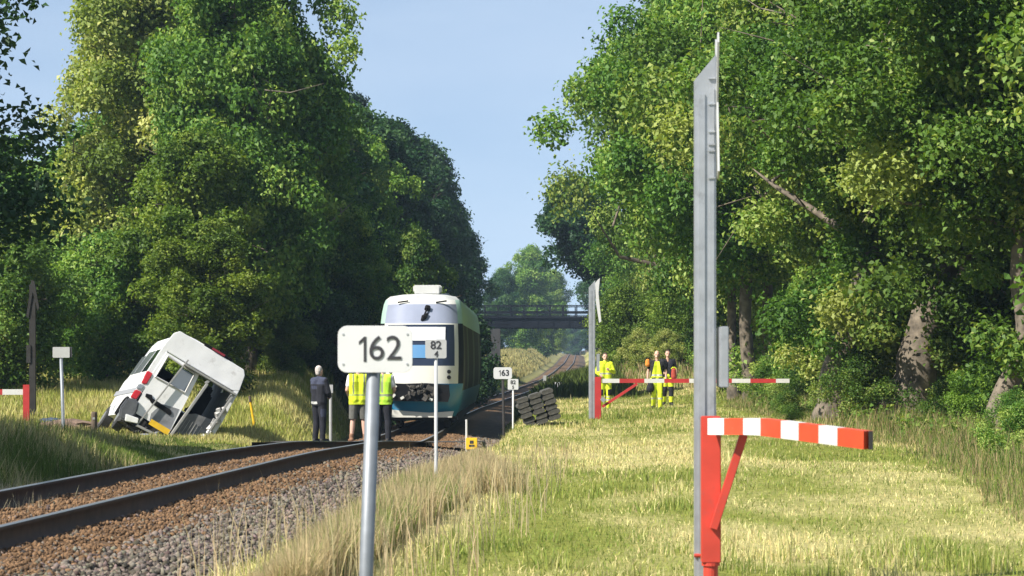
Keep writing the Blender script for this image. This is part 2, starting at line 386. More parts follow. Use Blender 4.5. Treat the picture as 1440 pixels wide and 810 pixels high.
# ---- ballast bed
def strip(name, ts, dz, ys, mats, noise=0.0, base=None):
    ts = np.array(ts); dz = np.array(dz); T, YY = np.meshgrid(ts, ys)
    D = np.tile(dz, (len(ys), 1)); Z = (tZ(YY) if base is None else base(YY)) + D
    if noise: Z = Z + noise * (fbm(T, YY, .35) - .5)
    co = np.stack([tX(YY) + T, YY, Z], -1).reshape(-1, 3); nx = len(ts)
    i = (np.arange(nx - 1)[None, :] + np.arange(len(ys) - 1)[:, None] * nx).reshape(-1)
    me = fast_mesh(name, co, np.stack([i, i + 1, i + 1 + nx, i + nx], -1), mats=mats)
    return me, T.reshape(-1), YY.reshape(-1)
TY = np.concatenate([np.arange(5, 130, .5), np.arange(130, 900, 4)])
BT = np.concatenate([[-3.1, -2.7], np.arange(-2.3, 2.31, .1), [2.7, 3.2, 3.6]])
BZ = np.interp(BT, [-3.1, -2.3, -1.7, -1.1, 1.1, 1.6, 2.3, 3.0, 3.6], [-.72, -.46, -.27, -.185, -.185, -.24, -.36, -.47, -.66])
BROWN = np.array([.150, .090, .048]); GREYST = np.array([.118, .098, .080])
def ballast_brown(t, Y): return np.clip(sstep(1.75, 1.25, t + .5 * (fbm(t, Y, .7, 4) - .5)) * .92 + .08 * (Y > 60) + .3 * sstep(90, 140, Y), 0, 1) * sstep(-2.4, -1.6, t)
me, T_, Y_ = strip("track_bed", BT, BZ, TY, [attr_mat("ballast_bed", transl=0, rough=.95)], .07); smooth(me)
nb = fbm(T_, Y_, .12, 2)
c = lerp(np.broadcast_to(GREYST * .55, (len(T_), 3)), np.broadcast_to(BROWN * .8, (len(T_), 3)), ballast_brown(T_, Y_)) * (.6 + .8 * nb[:, None])
at = me.attributes.new("col", 'FLOAT_COLOR', 'POINT'); at.data.foreach_set("color", np.concatenate([c, np.ones((len(c), 1))], 1).astype(np.float32).reshape(-1))
tag(link(bpy.data.objects.new("track_bed", me)), kind="structure", label="rusty brown and grey ballast bed under the railway track")

def ico():
    bm = bmesh.new(); bmesh.ops.create_icosphere(bm, subdivisions=1, radius=1)
    v = np.array([x.co[:] for x in bm.verts]); f = np.array([[q.index for q in p.verts] for p in bm.faces]); bm.free(); return v, f
def stones():
    rng = np.random.default_rng(3); v, f = ico()
    N = 150000
    Y = 15 + (rng.random(N) ** 1.7) * 75
    t = rng.uniform(-2.5, 3.3, N)
    keep = np.minimum(np.abs(t - .7525), np.abs(t + .7525)) > .085; t = t[keep]; Y = Y[keep]; N = len(t)
    z = tZ(Y) + np.interp(t, BT, BZ) + .07 * (fbm(t, Y, .35) - .5)
    s = rng.uniform(.010, .024, N) * (1 + .3 * (t > 1.5)) * (1 + .012 * (Y - 15))
    V = v[None] * (s[:, None, None] * rng.uniform(.55, 1.25, (N, 1, 3))) * rng.uniform(.7, 1.25, (N, len(v), 1))
    a = rng.uniform(0, 6.283, N); ca, sa = np.cos(a)[:, None], np.sin(a)[:, None]
    x, y = V[..., 0] * ca - V[..., 1] * sa, V[..., 0] * sa + V[..., 1] * ca
    V = np.stack([x + (tX(Y) + t)[:, None], y + Y[:, None], V[..., 2] + (z + s * .25)[:, None]], -1)
    Fc = (f[None] + (np.arange(N) * len(v))[:, None, None]).reshape(-1, 3)
    me = fast_mesh("ballast_stones", V.reshape(-1, 3), Fc, mats=[M["stone"]])
    b = ballast_brown(t, Y) > rng.random(N)
    c = np.where(b[:, None], BROWN * rng.uniform(.45, 1.5, (N, 1)) * np.array([1, 1, 1]), GREYST * rng.uniform(.35, 1.9, (N, 1)) * rng.uniform(.9, 1.1, (N, 3)))
    c = np.repeat(c, len(v), 0)
    at = me.attributes.new("col", 'FLOAT_COLOR', 'POINT'); at.data.foreach_set("color", np.concatenate([c, np.ones((len(c), 1))], 1).astype(np.float32).reshape(-1))
    tag(link(bpy.data.objects.new("ballast_stones", me)), kind="stuff", label="loose brown and grey ballast stones along the track", cat="ballast")
stones()

# ---- rails
def rail(side, label):
    prof = [(-.07, -.195), (.07, -.195), (.07, -.18), (.012, -.15), (.012, -.045), (.036, -.035), (.036, -.006), (.028, 0), (-.028, 0), (-.036, -.006), (-.036, -.035), (-.012, -.045), (-.012, -.15), (-.07, -.18)]
    n = len(prof); t0 = side * .7525
    co = np.array([[(tX(y) + t0 + p[0], y, tZ(y) + p[1]) for p in prof] for y in TY]).reshape(-1, 3)
    i = np.arange(len(TY) - 1)[:, None] * n; k = np.arange(n)[None, :]; k2 = (k + 1) % n
    fc = np.stack([i + k, i + k2, i + n + k2, i + n + k], -1).reshape(-1, 4)
    mi = np.tile([0, 0, 0, 0, 0, 0, 1, 1, 1, 0, 0, 0, 0, 0], len(TY) - 1)
    me = fast_mesh("rail", co, fc, mats=[M["rail_side"], M["rail_top"]], midx=mi)
    tag(link(bpy.data.objects.new("rail", me)), label, "rail", "rails of the single railway track")
rail(-1, "far rusty steel rail, the one on the van's side of the track")
rail(1, "near rusty steel rail, between the brown ballast and the grey stones")
# sleepers show where the bed is swept clean; mostly under the stones

# ---------------------------------------------------------------- trees
def leaves_mesh(name, c, nrm, L, W, rng, m, rnd):
    N = len(c)
    nrm = nrm / (np.linalg.norm(nrm, axis=1, keepdims=True) + 1e-9)
    r = rng.normal(size=(N, 3)); u = np.cross(nrm, r); u /= (np.linalg.norm(u, axis=1, keepdims=True) + 1e-9); v = np.cross(nrm, u)
    L = L[:, None]; W = W[:, None]; fold = nrm * W * .35
    V = np.stack([c - u * L * .5, c + v * W * .5 + fold, c + u * L * .5 - fold * .6, c - v * W * .5 + fold], 1).reshape(-1, 3)
    me = fast_mesh(name, V, np.arange(4 * N).reshape(-1, 4), mats=[m])
    at = me.attributes.new("rnd", 'FLOAT', 'FACE'); at.data.foreach_set("value", np.clip(rnd, 0, 1).astype(np.float32))
    return me

def tree_meshes(seed, H, R, r0, cb, nclump, nleaf, L, leafm, barkm="bark", shape='round', path=None, limbs=10, rc=(.5, 1.0), low=0, lump=.24, inner=.25, bare=0):
    rng = np.random.default_rng(seed)
    if path is None:
        zs = np.array([0, .12, .3, .5, .7, .86]) * H; j = np.cumsum(rng.normal(0, .018 * H, (6, 2)), 0); j[0] = 0
        path = [(j[k, 0], j[k, 1], zs[k]) for k in range(6)]
        if shape == 'cone': path = [(0, 0, z) for z in zs]
    pa = np.array(path, float); top = pa[-1, 2]
    ax = lambda z: np.array([np.interp(z, pa[:, 2], pa[:, 0]), np.interp(z, pa[:, 2], pa[:, 1])])
    tb = MB(); n = len(pa)
    # smooth the trunk path
    zz = np.linspace(0, 1, n * 3); ip = np.stack([np.interp(zz, np.linspace(0, 1, n), pa[:, k]) for k in range(3)], 1)
    for _ in range(2): ip[1:-1] = (ip[:-2] + 2 * ip[1:-1] + ip[2:]) / 4
    rr = r0 * (1 - .8 * zz) * (1 + .55 * np.exp(-zz * 14)); ip[1:-1, :2] += rng.normal(0, r0 * .08, (len(ip) - 2, 2))
    ip[0, 2] -= .4
    tb.tube(ip, list(rr * (1 + rng.normal(0, .05, len(rr)))), 12)
    ph = rng.uniform(0, 6.28, 4)
    def env(z, az):
        q = np.clip((z - cb) / (H - cb), 0, 1)
        if shape == 'cone': e = R * (1 - q) ** .85 * (.85 + .15 * np.sin(q * 40))
        elif shape == 'tall': e = R * np.sin(np.pi * np.clip(q, .03, .985) ** .85) ** .42
        else: e = R * np.sin(np.pi * np.clip(q, .02, .985) ** .8) ** .55
        return e * (1 + lump * np.sin(3 * az + ph[0] + 5 * q) + lump * .7 * np.sin(5 * az + ph[1] - 9 * q) + lump * .4 * np.sin(2 * az + ph[2] + 14 * q))
    for i in range(limbs):
        z0 = cb * .85 + (top * .92 - cb * .85) * ((i + rng.random()) / limbs); z0 = max(z0, .6)
        az = i * 2.4 + rng.normal(0, .3); a = ax(z0); z1 = min(z0 + rng.uniform(.08, .25) * (H - cb), H * .97)
        if shape == 'cone': z1 = z0 - .03 * H
        e = env(z1, az) * .88; p0 = np.array([*a, z0]); p2 = np.array([*(ax(z1) + e * np.array([math.cos(az), math.sin(az)])), z1])
        p1 = p0 * .5 + p2 * .5 + rng.normal(0, .06 * R, 3); p15 = p1 * .45 + p2 * .55 + rng.normal(0, .05 * R, 3)
        rl = r0 * rng.uniform(.22, .42) * (1 - .6 * z0 / H)
        tb.tube([p0, p1, p15, p2], [rl, rl * .7, rl * .45, .012], 6, False)
        for k in range(2):
            s = p1 * (.7 - .4 * k) + p2 * (.3 + .4 * k); q = s + rng.normal(0, .28 * R, 3) * np.array([1, 1, .6]) + np.array([0, 0, .1 * R])
            tb.tube([s, (s + q) / 2 + rng.normal(0, .04 * R, 3), q], [rl * .4, rl * .25, .008], 5, False)
    trunk = tb_mesh(tb, "trunk", M[barkm])
    # clumps
    q = rng.random(nclump) ** .9; z = cb + (H - cb) * q; az = rng.uniform(0, 6.283, nclump)
    e = env(z, az); rf = np.where(rng.random(nclump) < inner, rng.uniform(.1, .6, nclump), rng.uniform(.55, 1.06, nclump))
    rcl = rng.uniform(rc[0], rc[1], nclump)
    A = np.stack([np.interp(z, pa[:, 2], pa[:, 0]), np.interp(z, pa[:, 2], pa[:, 1])], 1)
    rr_ = np.maximum(e * rf - rcl * .5, 0)
    C = np.stack([A[:, 0] + rr_ * np.cos(az), A[:, 1] + rr_ * np.sin(az), z], 1)
    if low:
        k = rng.random(low); zl = (.3 if low < 30 else 1.5) + (cb + .2) * k; al = rng.uniform(0, 6.28, low)
        Al = np.stack([np.interp(zl, pa[:, 2], pa[:, 0]), np.interp(zl, pa[:, 2], pa[:, 1])], 1); rl = r0 * 1.3 + rng.random(low) * (.5 if low < 30 else 1.7)
        C = np.concatenate([C, np.stack([Al[:, 0] + rl * np.cos(al), Al[:, 1] + rl * np.sin(al), zl], 1)]); rcl = np.concatenate([rcl, rng.uniform(.25, .5, low) * (1 if low < 30 else 1.25)])
    if bare:                                              # the track side of the trunk stays largely bare up to this height
        tx_ = np.interp(C[:, 2], pa[:, 2], pa[:, 0]); hid = (C[:, 1] < .3) & (np.abs(C[:, 0] - tx_) < .95) & (C[:, 2] < bare) & (rng.random(len(C)) < .62)
        hid |= (C[:, 0] - tx_ < -1.2) & (C[:, 2] < bare) & (C[:, 1] < 2) & (rng.random(len(C)) < .7)
        C = C[~hid]; keep_n = (~hid)[:nclump].sum(); rcl = rcl[~hid]; nclump = max(1, int(keep_n))
    nc = len(C)
    cnt = np.maximum(4, (nleaf * (rcl / rcl[:nclump].mean()) ** 2 * rng.uniform(.6, 1.3, nc)).astype(int))
    idx = np.repeat(np.arange(nc), cnt); N = len(idx)
    d = rng.normal(size=(N, 3)); d[:, 2] += .25; d /= np.linalg.norm(d, axis=1, keepdims=True)
    sq = np.array([1, 1, .45 if shape == 'cone' else .78])
    pos = C[idx] + d * (rcl[idx] * np.where(rng.random(N) < .16, rng.uniform(1.0, 1.55, N), rng.uniform(.45, 1.12, N) ** .6))[:, None] * sq
    # twig-scale raggedness
    pos += rng.normal(0, .13, (N, 3)) * rc[1]
    nr = d * .55 + np.array([0, 0, .55]) + rng.normal(0, .55, (N, 3))
    s = L * rng.uniform(.65, 1.3, N)
    tone = rng.normal(.48, .28, nc)[idx] + rng.normal(0, .22, N)
    crown = leaves_mesh("crown", pos, nr, s, s * rng.uniform(.5, .75, N), rng, M[leafm], tone)
    return trunk, crown

def tb_mesh(tb, name, m):
    me = bpy.data.meshes.new(name); me.from_pydata(tb.v, [], tb.f); me.materials.append(m); smooth(me); return me

def plant(name, meshes, X, Y, label, cat="tree", group=None, rot=0, sc=(1, 1, 1), z=None, pn=("trunk", "crown")):
    r = empty(name, (X, Y, (H1(X, Y) if z is None else z)), (0, 0, rot)); r.scale = sc
    tag(r, label, cat, group)
    for me, n in zip(meshes, pn): link(bpy.data.objects.new(n, me), r)
    return r

# three front oaks with their own trunks
def rel(base, pts, Y, dy=None):
    b = P(base[0], base[1], Y); out = []
    for i, (x, y) in enumerate(pts):
        p = P(x, y, Y) - b; out.append((p.x, (0 if dy is None else dy[i]), p.z))
    return out, b
pth, b = rel((1170, 605), [(1170, 605), (1172, 540), (1186, 470), (1218, 385), (1258, 300), (1285, 200), (1290, 60), (1290, -60)], 62)
mA = tree_meshes(11, 12.5, 4.5, .40, 3.8, 165, 1400, .12, "oak", path=pth, limbs=14, rc=(.4, .85), low=34, bare=6.2)
plant("oak_tree", mA, b.x, 62, "oak with a thick ivy-clad trunk leaning right, just right of the pale signpost mast", group=None, z=min(b.z, H1(b.x, 62)) + .0)
pth, b = rel((1272, 612), [(1272, 612), (1284, 540), (1310, 450), (1338, 360), (1362, 260), (1375, 120), (1380, -60)], 60)
mB = tree_meshes(12, 13, 4.5, .50, 3.8, 160, 1400, .12, "oak", path=pth, limbs=14, rc=(.4, .85), low=36, bare=5.2)
plant("oak_tree", mB, b.x, 60, "broad oak whose dark split trunk leans right, second from the right edge", z=H1(b.x, 60))
pth, b = rel((1408, 640), [(1408, 640), (1402, 592), (1424, 545), (1446, 500), (1430, 430), (1438, 350), (1422, 290), (1400, 240), (1420, 120), (1430, 0), (1440, -80)], 50)
mC = tree_meshes(13, 10, 3.8, .235, 4.0, 130, 1000, .115, "oak", path=pth, limbs=11, rc=(.4, .8), low=5)
plant("oak_tree", mC, b.x, 50, "crooked bare-trunked oak with an S-bend, at the right edge", z=H1(b.x, 50))

OAK = [tree_meshes(21, 14, 5.0, .34, 1.6, 165, 864, .155, "oak", limbs=12, rc=(.5, 1.05), low=8),
       tree_meshes(22, 13, 4.6, .30, 1.0, 158, 864, .155, "oak", limbs=12, rc=(.5, 1.0), low=8),
       tree_meshes(23, 15, 5.2, .36, 2.2, 172, 864, .155, "oak", limbs=13, rc=(.5, 1.1), low=8)]
OAKT = [tree_meshes(24, 14.5, 4.8, .26, 4.2, 165, 864, .155, "oak", limbs=13, rc=(.5, 1.05), low=4), tree_meshes(25, 15, 5.0, .22, 3.8, 165, 864, .155, "oak", limbs=13, rc=(.5, 1.0), low=3)]
MID = [tree_meshes(31, 16, 4.4, .30, 1.2, 230, 260, .30, "oak_mid", "bark_dark", 'tall', limbs=12, rc=(.55, 1.15)),
       tree_meshes(32, 15, 4.0, .28, .8, 210, 260, .30, "deep", "bark_dark", 'tall', limbs=12, rc=(.55, 1.1)),
       tree_meshes(33, 17, 4.8, .32, 1.5, 250, 260, .30, "deep", "bark_dark", 'round', limbs=12, rc=(.6, 1.2))]
BIG = tree_meshes(41, 17.5, 4.6, .36, 2.0, 330, 330, .22, "oak_mid", "bark", 'tall', limbs=16, rc=(.45, 1.0), lump=.2)
LIGHT = tree_meshes(42, 16.5, 4.4, .32, 2.0, 300, 330, .22, "light", "bark", 'tall', limbs=14, rc=(.45, 1.0), lump=.2)
OLIVE = tree_meshes(43, 8.5, 2.6, .14, .6, 170, 260, .16, "olive", "bark_dark", 'tall', limbs=12, rc=(.3, .6))
CON = tree_meshes(44, 21, 3.6, .25, 4.0, 260, 200, .26, "needle", "bark_dark", 'cone', limbs=24, rc=(.4, .9), lump=.12)
SH = [tree_meshes(51, 3.2, 1.7, .05, .05, 90, 330, .095, "fresh", "bark_dark", 'round', limbs=9, rc=(.25, .5)),
      tree_meshes(52, 4.6, 2.1, .07, .05, 120, 330, .12, "oak_mid", "bark_dark", 'tall', limbs=9, rc=(.3, .6)),
      tree_meshes(53, 2.0, 1.3, .03, .02, 60, 300, .075, "oak", "bark_dark", 'round', limbs=8, rc=(.2, .4)),
      tree_meshes(54, 5.0, 2.2, .08, .05, 120, 210, .16, "deep", "bark_dark", 'tall', limbs=9, rc=(.3, .65))]

rnd = random.Random(4)
def put(kind, px, Y, top=None, label="", name="broadleaf_tree", group=None, rs=1.0, Hp=None, cat="tree", dz=0):
    """kind: mesh pair and its own height; top: photo row of the tree top"""
    X = (px - 720) * Y / F; zb = H1(X, Y) + dz
    s = 1.0 if top is None else ((ZC + (HY - top) * Y / F) - zb) / Hp
    return plant(name, kind, X, Y, label, cat, group, 0 if kind is globals().get("LEAN") else rnd.uniform(0, 6.28), (s * rs, s * rs, s), zb, ("trunk", "crown") if cat == "tree" else ("stem", "foliage"))

# right row, front to back
g = "oaks lining the right side of the grass track"
RIGHT = [(1800, 45, 1, "oak overhanging from beyond the right edge of the picture"), (1350, 72, 0, "tall oak standing behind the two thick leaning oaks"),
         (1180, 74, 2, "oak crown behind the leaning ivy-clad trunk, right of the mast"), (1060, 84, 1, "oak with a straight grey trunk above the far barrier, right of the tall mast"),
         (1050, 97, 0, "oak rising right behind the tall pale mast"), (1050, 108, 2, "oak directly behind the tall pale mast, left of its top"),
         (1036, 124, 1, "oak standing above the sandy bank"), (1016, 140, 0, "oak left of the mast, over the three hi-vis walkers"), (985, 158, 2, "oak between the mast and the gap of sky, upper crown lit"),
         (966, 180, 1, "oak at the edge of the sky gap, above the far barrier mast"), (962, 205, 0, "farther oak behind the sky-gap oak on the right"), (958, 232, 2, "last oak of the right row before the bridge")]
for px, Y, k, lb in RIGHT:
    plant("oak_tree", OAKT[k % 2] if 70 < Y < 90 else OAK[k], (px - 720) * Y / F, Y, lb, "tree", g, rnd.uniform(0, 6.28), (1, 1, (1.28 if 90 < Y < 142 else 1.05) + rnd.uniform(-.05, .05)))
LEAN = tree_meshes(45, 13.5, 3.3, .24, 7.6, 150, 260, .28, "deep", "bark_dark", "round", path=[(3.2, 0, 0), (2.6, 0, 4), (1.2, 0, 7.5), (0, 0, 10.5), (-.4, 0, 12.5)], limbs=10, rc=(.5, 1.0), lump=.18)
put(LEAN, 818, 200, 262, "dark tree leaning out over the line, beside the sky gap on the right", "broadleaf_tree", None, 1.0, 13.5)
for X, Y, k in ((14.5, 66, 2), (13.5, 78, 0), (14, 92, 1), (15, 110, 2), (16, 132, 0), (17, 155, 1), (18, 185, 2), (19, 215, 0), (13, 58, 1), (11.5, 100, 0)):
    plant("oak_tree", OAK[k], X, Y, "oak of the dense wood hidden behind the right-hand row", "tree", "oaks deep in the right-hand wood", rnd.uniform(0, 6.28), (1.05, 1.05, 1.1))
for px, Y, k, lb in ((1034, 88, 1, "slim oak trunk just right of the tall mast's small plate"), (1080, 90, 0, "slim oak trunk right of the straight grey one, above the barrier tip")):
    plant("oak_tree", OAKT[k], (px - 720) * Y / F, Y, lb, "tree", g, rnd.uniform(0, 6.28), (.8, .8, 1.0))
# undergrowth on the right
g = "bushes at the foot of the right-hand trees"
for i, (px, Y, k, s, lb) in enumerate([(882, 128, 0, 1.15, "bright green bush left of the sandy bank"), (880, 165, 1, 1.0, "bush behind the far barrier mast"), (905, 150, 0, 1.3, "bush on top of the sandy bank"),
        (965, 118, 0, 1.1, "bush right of the walkers, left of the tall mast"), (1000, 112, 1, .8, "bush behind the tall mast at barrier height"), (1030, 97, 2, .8, "low bush right of the tall mast, above the far barrier"),
        (1088, 82, 2, .7, "bush under the slim grey trunk"), (1122, 74, 2, .6, "bush at the tip of the far barrier"), (1108, 63, 2, .34, "bush left of the ivy-clad leaning oak"), (1215, 60, 2, .75, "bush at the foot of the leaning oak"),
        (1232, 70, 0, .6, "taller bush between the two thick oaks"), (1335, 57, 2, .5, "bush right of the dark split oak"), (1352, 66, 0, .75, "pale bush behind the dark split oak's right side"), (1372, 54, 0, .42, "bush left of the crooked oak"),
        (1432, 46, 2, .45, "bush at the foot of the crooked oak"), (1450, 36, 2, .42, "leafy bush in the lower right corner"), (1395, 70, 1, .8, "tall bush deep behind the crooked oak"), (1150, 80, 1, .8, "bush behind the ivy-clad oak")]):
    X = (px - 720) * Y / F
    plant("bush", SH[k], X, Y, lb, "bush", g, rnd.uniform(0, 6.28), (s, s, s), None, ("stem", "foliage"))

PALE = tree_meshes(55, 3.0, 1.5, .04, .05, 80, 260, .10, "light", "bark_dark", 'round', limbs=9, rc=(.22, .45), lump=.3)  # pale leaf colour stands in for sunlight on the undergrowth between the trunks
for px, Y, s_, lb in ((1222, 67, .9, "sapling thicket tinted pale as if sunlit, between the two thick oaks"), (1345, 63, .85, "thicket tinted pale as if sunlit, right of the dark split oak"), (1378, 60, .7, "leafy thicket tinted pale as if sunlit, left of the crooked oak"), (1300, 68, .9, "thicket tinted pale as if sunlit, behind the dark split oak"), (1425, 62, 1.0, "thicket tinted pale as if sunlit, behind the crooked oak"),
        (900, 119, .55, "small tan bush on the left flank of the sandy bank"), (938, 116, .5, "small bush on the right flank of the sandy bank")):
    plant("bush", PALE, (px - 720) * Y / F, Y, lb, "bush", "bushes at the foot of the right-hand trees", rnd.uniform(0, 6.28), (s_, s_, s_), None, ("stem", "foliage"))
# left wood
put(BIG, 346, 92, -150, "tall full-crowned tree, the biggest of the left wood, above the van", "broadleaf_tree", None, .80, 17.5)
put(LIGHT, 185, 99, -45, "tall pale green tree with light flowering top, left of the biggest tree", "broadleaf_tree", None, .95, 16.5)
put(BIG, 255, 104, -60, "tall tree squeezed between the pale one and the biggest one", "broadleaf_tree", None, .9, 17.5)
put(OLIVE, 268, 87, 195, "olive yellow tree in front of the biggest tree", "broadleaf_tree", None, .95, 8.5)
put(OLIVE, 312, 83, 318, "small yellow-green tree just above the van's roof", "broadleaf_tree", None, 1.1, 8.5)
put(MID[0], 425, 108, 235, "mid green tree at the right foot of the biggest tree", "broadleaf_tree", None, 1.0, 16)
put(MID[0], 455, 128, 178, "round-topped tree left of the spruce", "broadleaf_tree", None, .85, 16)
put(CON, 497, 165, 138, "dark pointed spruce showing above the left wood", "spruce_tree", None, 1, 21)
put(MID[0], 520, 140, 195, "sunlit green tree right of the spruce", "broadleaf_tree", None, .8, 16)
put(MID[1], 535, 165, 185, "dark tree right of the sunlit green tree, above the train", "broadleaf_tree", None, .85, 15)
put(MID[2], 562, 190, 188, "dark tall tree above the train's roof", "broadleaf_tree", None, .8, 17)
put(MID[1], 592, 215, 212, "dark tree stepping down right of the train's roof", "broadleaf_tree", None, .85, 15)
put(MID[2], 612, 240, 250, "dark tree near the bridge, right of the train", "broadleaf_tree", None, .85, 17)
put(MID[1], 642, 262, 318, "lowest dark tree of the left wood, touching the bridge", "broadleaf_tree", None, .8, 15)
put(MID[0], 590, 122, 330, "green tree directly behind the train, upper left", "broadleaf_tree", None, .7, 16)
put(MID[0], 480, 108, 300, "green tree over the dark-clothed standing man", "broadleaf_tree", None, .8, 16)
for px, Y, k, tp, lb in [(20, 84, 1, 330, "bush at the left edge above the dark pole"), (85, 92, 1, 350, "tall bush right of the dark pole"), (150, 88, 1, 345, "big bush above and left of the van"), (215, 92, 3, 330, "bush behind the van's raised corner"),
        (55, 104, 3, 270, "tall dark bush under the pale tree"), (120, 100, 1, 300, "wide bush under the pale tree"), (345, 96, 3, 380, "dark bush right of the small yellow-green tree"), (395, 92, 1, 440, "bright bush above the lying stake"), (425, 98, 3, 400, "dark bush left of the standing man"),
        (470, 104, 3, 420, "dark bush behind the standing man"), (515, 110, 3, 420, "dark bush left of the train, behind the number sign"), (560, 118, 3, 430, "dark bush hidden behind the train"), (640, 150, 3, 440, "dark bush right behind the train"), (655, 185, 3, 470, "dark bush left of the bridge opening"), (668, 225, 3, 485, "dark bush inside the bridge's left side"),
        (418, 92, 0, 505, "low light bush at the foot of the left wood"), (375, 104, 3, 350, "dark tall bush in the middle of the left wood"), (445, 118, 3, 330, "dark tall bush right of the biggest tree")]:
    put(SH[k], px, Y, tp, lb, "bush", "bushes along the edge of the left wood", 1.0, {0: 3.2, 1: 4.6, 2: 2.0, 3: 5.0}[k], "bush")
for X, Y, k in ((-18, 114, 0), (-12, 120, 1), (-11, 128, 1), (-23.5, 118, 0), (-9.5, 160, 1), (-8, 190, 2), (-9, 225, 1), (-15, 150, 2), (-12, 205, 0), (-27, 108, 1)):
    plant("broadleaf_tree", MID[k], X, Y, "tree of the dense wood behind the left-hand edge trees", "tree", "trees deep in the left-hand wood", rnd.uniform(0, 6.28), (1, 1, .62 if X < -15 else .92))
# near dark tree on the left edge and the trees (outside the picture) that shade it
DARK = tree_meshes(46, 11.5, 4.0, .28, 1.6, 170, 620, .15, "deep", "bark_dark", limbs=12, rc=(.5, 1.0))  # dark leaf colour takes over part of this tree's shade
plant("broadleaf_tree", DARK, -13.3, 50, "dark shaded tree cutting into the left edge of the picture", "tree", None, 1.0, (1, 1, 1))
for X, Y, k, s in ((-20, 46, 2, 1.0), (-17.5, 33, 1, 1.0), (-22, 55, 0, .72), (-13.6, 27, 2, .62)):
    plant("oak_tree", OAK[k], X, Y, "tree outside the left edge of the picture", "tree", "trees outside the picture on the left", rnd.uniform(0, 6.28), (s, s, s))
# far trees beyond the bridge
for px, Y, k, tp, rs, lb in [(738, 420, 0, 352, .95, "hazy round tree behind the bridge, tallest in the gap"), (768, 470, 0, 385, .9, "hazy tree stepping down to the right behind the bridge"), (705, 380, 1, 385, .9, "hazy tree behind the bridge's left end"),
        (722, 520, 2, 420, 1, "far hazy tree low behind the bridge, left one"), (752, 560, 1, 425, 1, "far hazy tree low behind the bridge, middle one"), (782, 620, 0, 440, 1, "farthest hazy tree at the end of the line"), (812, 700, 1, 450, 1, "far hazy tree right of the line's end"), (835, 480, 2, 440, 1, "hazy tree right of the line beyond the bridge"),
        (862, 330, 1, 330, 1, "hazy tree behind the bridge's right end"), (690, 440, 2, 430, 1, "hazy tree beyond the bridge's left end"), (845, 600, 0, 440, 1.2, "hazy tree far right of the line"), (760, 760, 1, 445, 1.6, "wooded end of the line, left clump"), (800, 850, 0, 452, 1.6, "wooded end of the line, right clump")]:
    put(MID[k], px, Y, tp, lb, "broadleaf_tree", None, rs, {0: 16, 1: 15, 2: 17}[k])

# ---------------------------------------------------------------- road bridge over the line
def bridge():
    Y = 280; cx = float(tX(Y)); zt = float(P(0, 447, Y).z)
    r = empty("road_bridge", (cx, Y, tZ(Y)), (0, 0, 0)); z0 = float(tZ(Y)); zb = ZC + (HY - 461) * Y / F - z0; zt = ZC + (HY - 446) * Y / F - z0
    tag(r, "dark steel girder road bridge with an open railing across the railway line", "bridge")
    L = -9.5; R_ = 8.0
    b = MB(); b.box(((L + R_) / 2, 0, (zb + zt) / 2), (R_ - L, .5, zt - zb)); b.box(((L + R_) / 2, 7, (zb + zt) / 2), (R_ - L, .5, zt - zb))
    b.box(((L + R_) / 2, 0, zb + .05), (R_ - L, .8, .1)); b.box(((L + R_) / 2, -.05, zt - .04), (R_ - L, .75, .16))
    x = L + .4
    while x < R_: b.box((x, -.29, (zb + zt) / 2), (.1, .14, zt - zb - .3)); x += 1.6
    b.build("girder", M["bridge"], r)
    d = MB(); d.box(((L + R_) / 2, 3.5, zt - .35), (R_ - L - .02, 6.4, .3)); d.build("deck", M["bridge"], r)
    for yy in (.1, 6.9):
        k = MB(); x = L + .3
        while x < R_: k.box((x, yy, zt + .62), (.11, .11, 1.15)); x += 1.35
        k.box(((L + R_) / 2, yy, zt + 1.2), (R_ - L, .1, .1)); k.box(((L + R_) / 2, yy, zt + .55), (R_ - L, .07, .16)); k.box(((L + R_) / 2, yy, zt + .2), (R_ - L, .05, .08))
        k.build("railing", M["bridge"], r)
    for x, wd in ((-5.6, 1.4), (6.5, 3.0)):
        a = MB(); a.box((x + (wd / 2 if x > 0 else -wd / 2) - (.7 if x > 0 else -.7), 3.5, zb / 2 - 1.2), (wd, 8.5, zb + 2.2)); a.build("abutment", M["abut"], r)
bridge()

